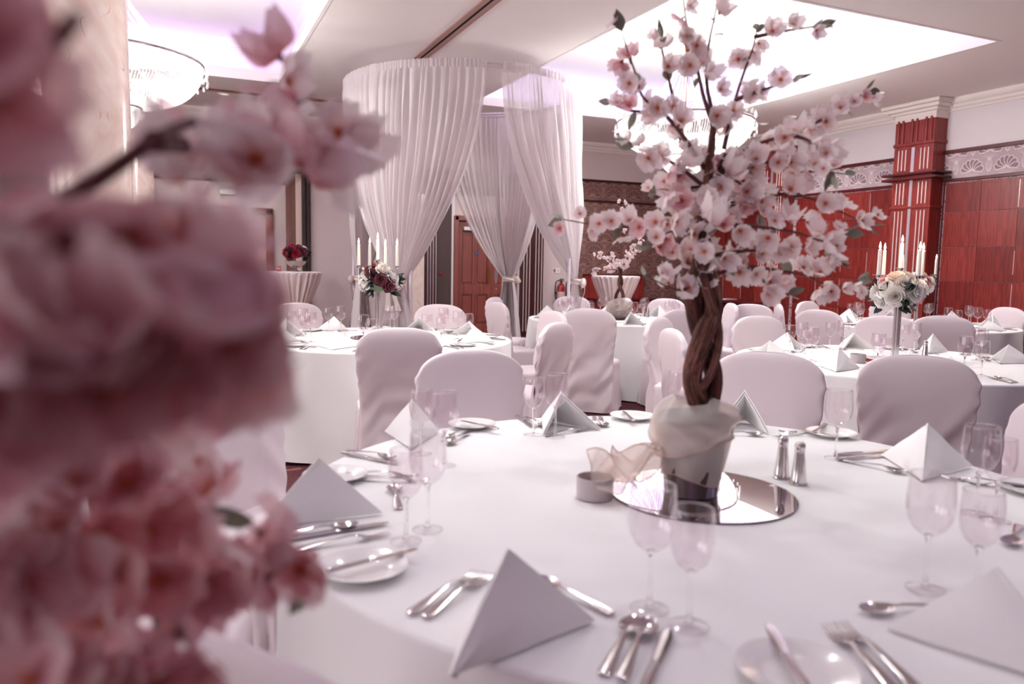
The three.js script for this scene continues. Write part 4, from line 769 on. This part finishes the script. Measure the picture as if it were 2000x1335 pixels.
function leafOn(parent, p, dir, mat, s = 1) {
  const l = obj('leaf', leafShapes[Math.floor(rnd() * 3)], mat, parent); l.position.copy(p);
  l.quaternion.setFromUnitVectors(V(0, 0, 1), dir.normalize()).multiply(new THREE.Quaternion().setFromAxisAngle(V(0, 0, 1), rnd() * 6)); l.scale.setScalar(s);
}
const rv = () => V(rr(-1, 1), rr(-1, 1), rr(-1, 1));
const back = fwd.clone().negate();

// ---------------------------------------------------------------- big blossom tree in the wrapped pot
{
  const root = T(1349, 966).setY(TY + 0.0055), t = thing('blossom_tree', 'tall silk cherry blossom tree in an organza-wrapped pot on the round mirror', 'blossom tree', root), D = 1.945;
  const L = (x, y, dz = 0) => atDepth(x, y, D + dz).sub(root);
  obj('pot', lathe([[0, 0], [0.062, 0], [0.066, 0.004], [0.09, 0.19], [0.092, 0.2], [0.086, 0.2], [0.083, 0.185], [0, 0.18]], 40), M.pot, t);
  obj('foam', lathe([[0, 0.186], [0.05, 0.187], [0.083, 0.184]], 24), M.foam, t);
  obj('trunk', sweep([L(1372, 880), L(1368, 800), L(1352, 735, -0.02), L(1372, 660, -0.03), L(1392, 600), L(1384, 530), L(1372, 440), L(1384, 340), L(1394, 240)], [0.027, 0.028, 0.025, 0.027, 0.024, 0.026, 0.015, 0.012, 0.008], 14, 6), M.bark, t);
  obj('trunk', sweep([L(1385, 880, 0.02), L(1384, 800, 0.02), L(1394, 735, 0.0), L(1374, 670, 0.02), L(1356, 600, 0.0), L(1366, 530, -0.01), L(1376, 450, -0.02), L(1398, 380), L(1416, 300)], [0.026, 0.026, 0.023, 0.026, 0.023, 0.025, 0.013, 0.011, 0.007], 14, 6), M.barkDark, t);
  obj('trunk', sweep([L(1362, 870, 0.01), L(1356, 790, -0.01), L(1392, 720, -0.045), L(1404, 650, -0.01), L(1378, 560, -0.04), L(1362, 480, 0)], [0.012, 0.012, 0.01, 0.011, 0.012, 0.008], 8, 6), M.bark, t);
  const BR = [
    [[1394, 250], [1372, 180], [1356, 100], [1340, 40], [1332, -30]], [[1396, 240], [1380, 160], [1384, 90], [1398, 20], [1404, -30]], [[1414, 290], [1432, 210], [1450, 150], [1470, 95], [1478, 60]],
    [[1376, 330], [1330, 260], [1290, 215], [1256, 190], [1240, 140], [1226, 100], [1214, 60]], [[1292, 215], [1250, 218], [1215, 212], [1192, 200]], [[1372, 420], [1310, 425], [1240, 442], [1170, 440], [1100, 428]],
    [[1376, 365], [1325, 325], [1275, 300], [1235, 288]], [[1330, 255], [1312, 180], [1296, 110], [1290, 75]], [[1405, 330], [1470, 285], [1540, 262], [1600, 236], [1650, 205], [1692, 180]],
    [[1540, 262], [1580, 275], [1605, 300], [1622, 345]], [[1395, 370], [1455, 330], [1530, 312], [1590, 330], [1650, 340]], [[1385, 420], [1450, 395], [1530, 378], [1595, 392], [1645, 415], [1700, 440]], [[1380, 450], [1440, 440], [1500, 445], [1560, 455], [1610, 470], [1650, 455]],
    [[1385, 500], [1450, 490], [1520, 488], [1590, 482], [1640, 505]], [[1388, 540], [1450, 520], [1520, 528], [1580, 540], [1622, 560], [1678, 548]], [[1436, 195], [1500, 172], [1548, 160]], [[1474, 72], [1525, 62], [1602, 50]], [[1372, 520], [1320, 508], [1262, 486]], [[1362, 556], [1322, 566], [1266, 540]], [[1462, 520], [1500, 555], [1538, 574]],
    [[1374, 400], [1340, 385], [1300, 370], [1272, 376]], [[1380, 470], [1350, 455], [1310, 452], [1280, 470]], [[1392, 350], [1420, 345], [1452, 365], [1480, 420]], [[1384, 330], [1352, 300], [1330, 285]],
  ];
  const blossoms = [];
  BR.forEach((pts, bi) => {
    const out = (bi % 3 - 1) * rr(0.08, 0.2) + 0.05, P = pts.map(([x, y], i) => L(x, y, out * i / (pts.length - 1) + rr(-0.015, 0.015)));
    obj('branch', sweep(P, [0.0062, 0.0042, 0.0026, 0.0014], 6, 4), M.twig, t);
    const c = new THREE.CatmullRomCurve3(P), len = c.getLength(), upper = pts[pts.length - 1][1] < 180, n = Math.round(len / (upper ? 0.047 : 0.030));
    for (let k = 0; k < n; k++) {
      const f = clamp((k + rr(0.1, 0.9)) / n, 0, 1); if (f < 0.12 && upper) continue;
      const p = c.getPoint(f), off = rv().multiplyScalar(1).addScaledVector(back, 0.35).normalize();
      blossoms.push(1); blossom(t, rnd() < 0.07 ? 'pink' : 'pale', p.addScaledVector(off, rr(0.012, 0.034)), off.clone().addScaledVector(back, rnd() < 0.5 ? 1.2 : 0.1).add(V(0, 0.2, 0)), rr(0.6, 0.84) * (f > 0.85 ? 0.72 : 1));
      if (rnd() < 0.2) leafOn(t, c.getPoint(f), rv().addScaledVector(back, 0.4), rnd() < 0.5 ? M.leaf : M.leafPale, rr(0.7, 1));
    }
    const end = c.getPoint(1), dir = end.clone().sub(c.getPoint(0.9)).normalize();
    for (const k of [0, 1]) leafOn(t, end, dir.clone().add(rv().multiplyScalar(0.6)), k ? M.leaf : M.leafPale, rr(0.7, 1));
  });
  for (let k = 0; k < 16; k++) { const p = L(rr(1285, 1405), rr(330, 575), rr(-0.14, 0.1)), n = rv().addScaledVector(back, 1.1); blossom(t, rnd() < 0.12 ? 'pink' : 'pale', p, n, rr(0.72, 0.95)); }
  // organza swathed round the pot, and its loose end lying on the mirror
  const hem = (f, r = 0.0016, n = 60) => { const pts = []; for (let i = 0; i <= n; i++) pts.push(f(i / n)); return sweep(pts, pts.map(() => r), 5, 1); };
  const TILT = 0.414, under = (u, v) => { const a = u * Math.PI * 2, y = lerp(0.046 - 0.012 * Math.cos(a - TILT) + 0.006 * Math.sin(a * 3), 0.185, v), r = 0.067 + y * 0.16 + 0.004 * Math.sin(a * 6 + v * 4); return [Math.cos(a) * r, y, Math.sin(a) * r]; };
  const over = (u, v) => {
    const a = u * Math.PI * 2, y0 = 0.128 + 0.028 * Math.cos(a - TILT), y = lerp(y0, 0.238 + 0.008 * Math.sin(a * 2), v), swell = v < 0.6 ? lerp(0.094, 0.107, Math.sin(v / 0.6 * Math.PI / 2)) : lerp(0.107, 0.046, Math.pow((v - 0.6) / 0.4, 1.8));
    const r = swell + 0.005 * Math.sin(a * 3 + v * 9) + 0.004 * Math.sin(a * 8 - v * 12);
    return [Math.cos(a) * r, y, Math.sin(a) * r];
  };
  obj('organza_wrap', [grid(80, 18, under, true), grid(80, 26, over, true)], M.organza, t);
  obj('organza_hem', [hem((u) => V(...under(u, 0)), 0.0016), hem((u) => V(...over(u, 0)), 0.0022)], M.organzaEdge, t);
  // loose bow end: ruffled sheets standing off the pot towards the ramekin
  const tail = (turn, len, low, high, salt) => (u, v) => {
    const d = 0.085 + v * len, a = Math.PI + TILT + turn + 0.10 * Math.sin(v * 5 + salt) + (u - 0.5) * 0.5 * v, spread = Math.min(1, v * 2.2), top = lerp(0.13, high + 0.018 * Math.sin(v * 9 + salt), spread), bot = lerp(0.11, low + 0.008 * Math.sin(v * 7 + salt * 2), spread);
    const off = 0.028 * Math.sin(u * 5 + v * 7 + salt) * spread;
    return [Math.cos(a) * d - Math.sin(a) * off, lerp(bot, top, u), Math.sin(a) * d + Math.cos(a) * off];
  };
  const tails = [tail(-0.12, 0.18, 0.03, 0.1, 0), tail(0.22, 0.15, 0.02, 0.075, 2.2), tail(-0.35, 0.12, 0.045, 0.115, 4)];
  obj('organza_tail', tails.map((f) => grid(16, 34, f)), M.organza, t);
  obj('organza_hem', tails.flatMap((f) => [hem((s) => V(...f(s, 1)), 0.0013, 20), hem((s) => V(...f(0, s)), 0.0011, 30), hem((s) => V(...f(1, s)), 0.0013, 30)]), M.organzaEdge, t);
}

// ---------------------------------------------------------------- blossoms right before the lens, out of focus, on a tree standing beside the camera
{
  const t = thing('foreground_blossom_tree', 'blurred dusty-pink blossom branches filling the picture beside the marble column', 'blossom tree', V(-0.62, 0, -0.2)), o = t.position.clone(), Q = (x, y, d) => atDepth(x, y, d * (x > 300 && y < 400 ? 1.4 : y > 800 ? 1.15 : 0.9)).sub(o);
  obj('base', lathe([[0, 0], [0.16, 0], [0.17, 0.02], [0.14, 0.26], [0.12, 0.26], [0, 0.25]], 28), M.stone, t);
  obj('trunk', sweep([V(0, 0.2, 0), V(0.02, 0.6, 0.02), V(0.03, 0.95, -0.02), V(0.06, 1.2, -0.06)], [0.035, 0.032, 0.03, 0.024], 10), M.barkDark, t);
  const fork = V(0.05, 1.12, -0.04);
  const BR = [
    [[-160, 560, 0.5], [60, 425, 0.52], [190, 350, 0.54], [300, 275, 0.56], [420, 225, 0.6], [520, 190, 0.62]], [[-120, 600, 0.4], [30, 720, 0.42], [140, 780, 0.44], [300, 820, 0.48], [420, 800, 0.52]], [[-60, 1400, 0.4], [110, 1240, 0.44], [190, 1150, 0.46], [250, 1020, 0.5], [330, 900, 0.54]],
    [[110, 1240, 0.44], [260, 1200, 0.5], [420, 1130, 0.56], [590, 1090, 0.6]], [[-140, 300, 0.38], [20, 200, 0.36], [90, 110, 0.34], [150, 30, 0.32]], [[60, 425, 0.52], [200, 480, 0.5], [330, 560, 0.5], [480, 640, 0.52], [540, 700, 0.54]], [[300, 275, 0.56], [420, 290, 0.6], [540, 300, 0.63], [660, 290, 0.66]],
  ];
  BR.forEach((pts, i) => { const P = pts.map((p) => Q(...p)); if (i !== 3 && i !== 5 && i !== 6) P.unshift(fork.clone()); obj('branch', sweep(P, [0.008, 0.006, 0.005, 0.003], 7, 5), M.twig, t); });
  const put = (x, y, d, kind, face = 0.6, s = 1) => blossom(t, kind, Q(x, y, d), rv().addScaledVector(back, face), s);
  // [x, y, depth, kind]: the larger clusters as the picture shows them
  const F = [
    [-15, 60, 0.34, 2], [-40, 190, 0.3, 1], [60, -60, 0.34, 2], [-70, 90, 0.28, 2],
    [545, 110, 0.62, 0], [560, 160, 0.62, 0], [575, 205, 0.6, 0], [520, 240, 0.58, 0], [470, 240, 0.58, 1], [430, 280, 0.56, 0], [365, 290, 0.56, 0], [350, 330, 0.52, 0], [430, 330, 0.5, 1], [500, 310, 0.5, 0], [560, 310, 0.52, 1], [610, 280, 0.58, 0], [640, 300, 0.58, 0], [660, 260, 0.62, 0], [690, 300, 0.64, 0], [600, 335, 0.56, 1], [480, 280, 0.54, 0],
    [250, 440, 0.42, 0], [330, 430, 0.46, 0], [170, 440, 0.4, 0], [110, 470, 0.38, 0], [40, 480, 0.36, 0], [-10, 560, 0.34, 0], [60, 560, 0.36, 1], [140, 560, 0.36, 1], [230, 540, 0.37, 0], [320, 540, 0.38, 0], [400, 470, 0.46, 0], [450, 440, 0.5, 0], [420, 560, 0.4, 1], [480, 580, 0.44, 0], [520, 640, 0.46, 0], [500, 710, 0.46, 1], [440, 660, 0.42, 0], [350, 640, 0.36, 1], [260, 640, 0.36, 0], [170, 660, 0.34, 1], [90, 650, 0.33, 1], [0, 680, 0.33, 1], [380, 720, 0.4, 1], [300, 740, 0.38, 2], [210, 760, 0.36, 2], [120, 750, 0.35, 2], [30, 770, 0.34, 2], [470, 770, 0.5, 1], [540, 740, 0.5, 0],
    [332, 822, 0.5, 0], [210, 865, 0.44, 0], [120, 850, 0.42, 1], [40, 850, 0.4, 0], [280, 860, 0.46, 1], [390, 830, 0.54, 0], [390, 890, 0.56, 0], [60, 940, 0.42, 0], [150, 930, 0.42, 1], [250, 950, 0.44, 2], [330, 950, 0.5, 1], [410, 960, 0.54, 0], [30, 1030, 0.4, 0], [110, 1040, 0.4, 1], [200, 1040, 0.44, 1], [290, 1040, 0.48, 1], [380, 1050, 0.5, 1], [450, 1070, 0.54, 0], [510, 1040, 0.56, 0], [560, 1060, 0.58, 1], [590, 1110, 0.58, 0], [520, 1130, 0.56, 2], [460, 1150, 0.54, 1], [390, 1140, 0.5, 1], [310, 1130, 0.46, 1], [220, 1120, 0.44, 1], [130, 1120, 0.4, 0], [40, 1130, 0.38, 1],
    [30, 1230, 0.38, 0], [110, 1300, 0.4, 0], [60, 1330, 0.36, 1], [200, 1210, 0.42, 0], [260, 1270, 0.44, 1], [190, 1320, 0.42, 0], [340, 1230, 0.48, 1], [300, 1330, 0.44, 1], [380, 1310, 0.46, 0], [-20, 900, 0.36, 1], [-30, 1120, 0.36, 1], [-10, 420, 0.36, 0], [-30, 320, 0.4, 0],
  ];
  F.forEach(([x, y, d, k]) => put(x, y > 400 && y < 580 ? y + 25 : y, d, k === 0 ? (rnd() < (y < 350 ? 0.85 : 0.3) ? 'pale' : 'pink') : k === 1 ? (y > 640 && rnd() < 0.4 ? 'rosy' : 'pink') : 'rosy', 0.75, rr(0.75, 0.95) * (x > 300 && y < 400 ? 1.1 : 0.84)));
  for (const [x, y, d, dx, dy, m, s] of [[500, 1005, 0.6, -70, 8, 0, 1], [470, 200, 0.6, -60, 40, 1, 1.2], [40, 300, 0.42, 30, 120, 1, 1.5], [100, 640, 0.42, 20, 60, 0, 1], [300, 1235, 0.5, 10, -30, 0, 0.8], [240, 430, 0.55, 30, 20, 0, 0.8], [20, 690, 0.4, 60, 80, 0, 1.2], [330, 1180, 0.48, 20, 40, 0, 0.8], [600, 1150, 0.6, -20, 30, 1, 0.7], [70, 380, 0.4, -50, 30, 1, 1.4]]) leafOn(t, Q(x, y, d), Q(x + dx, y + dy, d).sub(Q(x, y, d)), m ? M.leafPale : M.leaf, s);
}

// ---------------------------------------------------------------- roses, peonies, arrangements, candelabra
function roseGeo(R, layers, cols, ruffle, salt) {
  const list = [], C = cols.map((c) => new THREE.Color(c));
  let k = 0;
  for (let l = 0; l < layers; l++) {
    const n = 3 + l, f = l / (layers - 1), open = lerp(0.12, 1.25, Math.pow(f, 1.2)), len = R * lerp(0.85, 1.1, f);
    for (let i = 0; i < n; i++, k++) {
      const g = grid(5, 6, (u, v) => {
        const s = u * 2 - 1, a = s * lerp(1.2, 0.62, f), rad = R * (0.06 + Math.sin(Math.min(1, v * 1.05) * Math.PI * 0.5) * Math.sin(open) * 0.9), lip = v > 0.75 ? (v - 0.75) * R * 0.5 * f : 0;
        const rr0 = rad + lip + R * ruffle * N3(a * 3 + k, v * 3, salt) * v, y = len * (v * Math.cos(open) * 0.95 - (1 - Math.cos(open)) * 0.12) - R * 0.1 * s * s * v;
        return [Math.sin(a) * rr0, y, Math.cos(a) * rr0];
      }).rotateY(i / n * Math.PI * 2 + l * 0.9);
      const col = []; for (let j = 0; j <= 6; j++) for (let i2 = 0; i2 <= 5; i2++) { const c = C[0].clone().lerp(C[1], j / 6); col.push(c.r, c.g, c.b); }
      g.setAttribute('color', new THREE.Float32BufferAttribute(col, 3)); list.push(g);
    }
  }
  return merge(list);
}
const ROSE = { white: roseGeo(0.052, 5, ['#e4d4c8', '#f4efec'], 0.06, 1), cream: roseGeo(0.05, 5, ['#e8c9b8', '#f4e6da'], 0.06, 2), blush: roseGeo(0.036, 3, ['#c9606a', '#eeb2b4'], 0.14, 3), peony: roseGeo(0.05, 5, ['#efe8e4', '#f6f2f0'], 0.2, 4), crimson: roseGeo(0.05, 5, ['#7c1030', '#b42048'], 0.2, 5), wine: roseGeo(0.05, 4, ['#5a2030', '#8c4654'], 0.22, 6), lily: roseGeo(0.05, 2, ['#e6dfd8', '#f6f2f0'], 0.1, 7) };
const roseMat = phys(0xffffff, 0.7, { vertexColors: true, transmission: 0.1, thickness: 0 });
function arrangement(name, label, p, R, flat, mix, leaves, count) {
  const t = thing(name, label, 'flowers', p);
  obj('moss_core', new THREE.IcosahedronGeometry(R * 0.6, 2).scale(1, flat, 1), std(0x76846a, 0.95), t);
  for (let i = 0; i < count; i++) {
    const y = 1 - 1.55 * (i + 0.5) / count, a = i * 2.39996 + 0.4, h = Math.sqrt(Math.max(0, 1 - y * y)), n = V(Math.cos(a) * h, y, Math.sin(a) * h), k = mix[i % mix.length], f = obj(k === 'white' || k === 'cream' || k === 'blush' ? 'rose' : k === 'lily' ? 'lily' : 'peony', ROSE[k], roseMat, t);
    f.position.set(n.x * R * 0.62, n.y * R * 0.62 * flat, n.z * R * 0.62); f.quaternion.copy(upTo(n.clone().setY(n.y + 0.15).normalize())); f.scale.setScalar(R / 0.16 * rr(0.85, 1.1));
  }
  for (let i = 0; i < leaves; i++) { const a = i * 2.1, y = rr(-0.75, 0.5), h = Math.sqrt(1 - y * y), n = V(Math.cos(a) * h, y, Math.sin(a) * h); leafOn(t, V(n.x * R * 0.68, n.y * R * 0.68 * flat, n.z * R * 0.68), n.clone().add(rv().multiplyScalar(0.5)), M.leafDark, R / 0.16 * rr(1.1, 1.7)); }
  return t;
}
const flameGeo = lathe([[0, 0], [0.0042, 0.005], [0.006, 0.013], [0.005, 0.022], [0.0022, 0.034], [0, 0.042]], 12), candleGeo = lathe([[0, 0], [0.0125, 0], [0.0105, 0.172], [0.0095, 0.176], [0.004, 0.174], [0, 0.173]], 20), wickGeo = cyl(0.0009, 0.0009, 0.01, 0, 0.178, 0, 6);
function candelabrum(key, label, candleLabel, flowerLabel, mix, turn, lit = 5) {
  const c = { canopy: T(738, 655), rose: T(1747, 703), far: T(1787, 634) }[key], t = thing('candelabrum', label, 'candelabrum', V(c.x, TY + 0.0055, c.z));
  obj('base', lathe([[0, 0], [0.085, 0], [0.085, 0.008], [0.03, 0.014], [0.024, 0.03], [0, 0.03]], 36), M.chrome, t);
  const post = []; for (let k = 0; k < 4; k++) { const a = turn + k * Math.PI / 2 + 0.4; post.push(cyl(0.0105, 0.0105, 0.4, Math.cos(a) * 0.0125, 0.22, Math.sin(a) * 0.0125, 14)); }
  obj('post', post, M.chrome, t);
  obj('stem', cyl(0.007, 0.007, 0.16, 0, 0.48, 0, 12), M.chrome, t);
  const cup = lathe([[0, 0], [0.008, 0.002], [0.014, 0.012], [0.0155, 0.028], [0.0135, 0.028], [0.012, 0.014], [0, 0.012]], 20), tray = lathe([[0.013, 0.026], [0.036, 0.0275], [0.037, 0.0295], [0.013, 0.029]], 28);
  for (let k = 0; k < 5; k++) {
    const a = turn + k * Math.PI / 2, r = k < 4 ? 0.158 : 0, x = Math.cos(a) * r, z = Math.sin(a) * r, y = k < 4 ? 0.51 : 0.555;
    if (k < 4) obj('arm', sweep([V(x * 0.06, 0.36, z * 0.06), V(x * 0.45, 0.345, z * 0.45), V(x * 0.88, 0.40, z * 0.88), V(x, 0.46, z), V(x, y, z)], [0.0042, 0.004, 0.0036, 0.0036, 0.004], 8, 6), M.chrome, t);
    const cp = obj('cup', cup, M.chrome, t); cp.position.set(x, y, z); obj('drip_tray', tray, M.chrome, cp);
    const q = V(c.x + x, TY + 0.0055 + y + 0.0125, c.z + z);
    const d = thing('candle', candleLabel[k], 'candle', q, 0); obj('wax', candleGeo, M.wax, d); obj('wick', wickGeo, M.black, d);
    const f = obj('flame', flameGeo, M.flame, d); f.position.y = 0.178; f.scale.set(1.2, 1.15, 1.2); f.castShadow = false;
    const l = new THREE.PointLight(LIGHT.candle[1], LIGHT.candle[0]); l.name = 'candle_light'; l.castShadow = true; l.shadow.radius = 0.25; l.position.set(q.x, q.y + 0.179 + 0.015, q.z); scene.add(l);
  }
  arrangement('flower_arrangement', flowerLabel, V(c.x, TY + 0.43, c.z), 0.19, 0.8, mix, 40, 19);
}
const five = (w) => [0, 1, 2, 3].map((k) => ['outer candle with the drip tray in front', 'outer candle of the rear arms', 'outer candle standing widest', 'outer candle of the nearer arms'][k] + ' on the ' + w).concat('tallest middle candle on the ' + w);
candelabrum('canopy', 'silver five-armed candelabrum with burgundy and white flowers before the canopy', five('burgundy-flowered candelabrum'), 'ball of white and burgundy flowers with dark leaves under five candles', ['peony', 'wine', 'white', 'peony', 'lily'], 0.63);
candelabrum('rose', 'silver five-armed candelabrum with white roses before the red pilaster', five('white-rose candelabrum'), 'ball of white roses and coral buds with dark leaves under the candles', ['white', 'cream', 'white', 'lily', 'blush', 'peony'], 0.2);
candelabrum('far', 'farther silver candelabrum whose thin post shows behind the white roses', five('farther candelabrum behind the roses'), 'white flowers and dark leaves mostly hidden behind the white-rose ball', ['white', 'peony', 'lily', 'blush'], 1.0);
const mirrorProto = scene.getObjectByName('table_mirror');
dup(mirrorProto, 'round mirror under the burgundy-flowered candelabrum', V(1.42, TY + 0.001, -5.67)); dup(mirrorProto, 'round mirror under the white-rose candelabrum', V(4.2, TY + 0.001, -3.45)); dup(mirrorProto, 'round mirror under the small far blossom tree', V(4.42, TY + 0.001, -7.15)); dup(mirrorProto, 'round mirror under the farther candelabrum', V(7.28, TY + 0.001, -5.78));

// ---------------------------------------------------------------- gathered bar tables
function barTable(p, label) {
  const t = thing('bar_table', label, 'table', p), h = 1.165;
  obj('table_top', lathe([[0, h - 0.03], [0.385, h - 0.03], [0.395, h - 0.015], [0.385, h - 0.004], [0, h - 0.004]], 48), M.white, t);
  obj('stretch_cover', grid(220, 44, (u, v) => {
    const a = u * Math.PI * 2; if (v < 0.1) { const r = v / 0.1 * 0.398; return [Math.cos(a) * Math.max(r, 0.001), h, Math.sin(a) * Math.max(r, 0.001)]; }
    const d = (v - 0.1) / 0.9, y = lerp(h, 0.012, d), waist = 0.56, k = y > waist ? Math.pow((y - waist) / (h - waist), 0.86) : Math.pow((waist - y) / waist, 0.8), r = lerp(0.115, y > waist ? 0.4 : 0.34, k), am = (y > waist ? 0.020 * Math.sin(Math.min(1, (h - y) / 0.2) * Math.PI / 2) : 0.026) * (0.55 + 0.45 * k);
    const q = r + am * Math.sin(a * 26 + 1.5 * N3(Math.cos(a) * 4, y * 2, Math.sin(a) * 4)) + 0.4 * am * Math.sin(a * 41 + 2);
    return [Math.cos(a) * q, y, Math.sin(a) * q];
  }, true), std(0xe9d6d3, 0.8), t);
  obj('sash', new THREE.TorusGeometry(0.118, 0.018, 8, 48).rotateX(Math.PI / 2).translate(0, 0.56, 0), std(0xdcc3c0, 0.8), t);
}
barTable(V(1.6, 0, -11.5), 'gathered pale bar table with peonies beside the dark partition post');
barTable(V(6.6, 0, -10.8), 'gathered pale bar table in front of the wooden dado and patterned wall');
{ const b = thing('glass_bowl', 'footed silver bowl holding the red and white peonies', 'bowl', V(1.62, 1.167, -11.5));
  obj('bowl', lathe([[0, 0.05], [0.05, 0.055], [0.12, 0.10], [0.155, 0.15], [0.15, 0.152], [0.11, 0.105], [0, 0.06]], 36), M.steel, b); obj('foot', lathe([[0, 0], [0.07, 0], [0.072, 0.008], [0.02, 0.02], [0.018, 0.05], [0, 0.052]], 28), M.steel, b);
  arrangement('flower_arrangement', 'crimson and white peonies with dark fern leaves in a silver bowl', V(1.62, 1.167 + 0.27, -11.5), 0.21, 0.62, ['peony', 'crimson', 'crimson', 'wine', 'crimson'], 46, 15); }
{ const q = thing('tealight_cube', 'small red glass cube beside the bowl of peonies', 'candle holder', V(1.36, 1.167, -11.42)); obj('cube', rbox(0.075, 0.075, 0.075, 0, 0.038, 0, 0.008), phys(0xa8464a, 0.2, { clearcoat: 0.8 }), q); obj('panel', box(0.05, 0.03, 0.002, 0, 0.04, 0.038), std(0xd8a0a0, 0.5), q); }

// ---------------------------------------------------------------- small far blossom tree
{
  const t = thing('small_blossom_tree', 'small far blossom tree in a wrapped bowl before the gathered bar table', 'blossom tree', V(4.42, TY + 0.0055, -7.15)), up = (x, y, z) => V(x, y, z);
  obj('bowl', lathe([[0, 0], [0.09, 0], [0.13, 0.05], [0.14, 0.11], [0.125, 0.16], [0.11, 0.15], [0, 0.14]], 32), phys(0x8b7b74, 0.2, { clearcoat: 0.6 }), t);
  obj('organza_wrap', grid(48, 10, (u, v) => { const a = u * Math.PI * 2, r = 0.142 + 0.015 * Math.sin(a * 4 + v * 5); return [Math.cos(a) * r * (v > 0.7 ? 1 - (v - 0.7) : 1), 0.07 + 0.03 * Math.sin(a) + v * 0.13, Math.sin(a) * r * (v > 0.7 ? 1 - (v - 0.7) : 1)]; }, true), M.organza, t);
  obj('trunk', sweep([up(0.02, 0.1, 0), up(0.035, 0.25, 0.02), up(-0.01, 0.38, 0), up(0.02, 0.52, -0.01), up(0.0, 0.62, 0)], [0.022, 0.02, 0.02, 0.016, 0.012], 8), M.bark, t);
  obj('trunk', sweep([up(-0.03, 0.1, 0), up(-0.03, 0.25, -0.02), up(0.02, 0.38, 0.01), up(-0.015, 0.52, 0.02), up(0.01, 0.6, 0.02)], [0.02, 0.018, 0.017, 0.014, 0.01], 8), M.barkDark, t);
  for (let i = 0; i < 12; i++) {
    const a = i * 2.4, r = i === 11 ? 0.03 : rr(0.2, 0.34), e = i === 11 ? up(0.02, 1.25, 0) : up(Math.cos(a) * r, rr(0.5, 0.86), Math.sin(a) * r), P = [up(0, 0.52, 0), up(e.x * 0.45, lerp(0.55, e.y, 0.5), e.z * 0.45), e];
    obj('branch', sweep(P, [0.007, 0.004, 0.002], 6), M.twig, t); const c = new THREE.CatmullRomCurve3(P);
    for (let k = 0; k < 13; k++) blossom(t, 'pale', c.getPoint(rr(i === 11 ? 0.55 : 0.25, 1)).addScaledVector(rv(), 0.035), rv().addScaledVector(back, 0.6), rr(0.45, 0.75));
    leafOn(t, e, rv(), M.leafDark, 0.8);
  }
}
renderer.render(scene, camera);
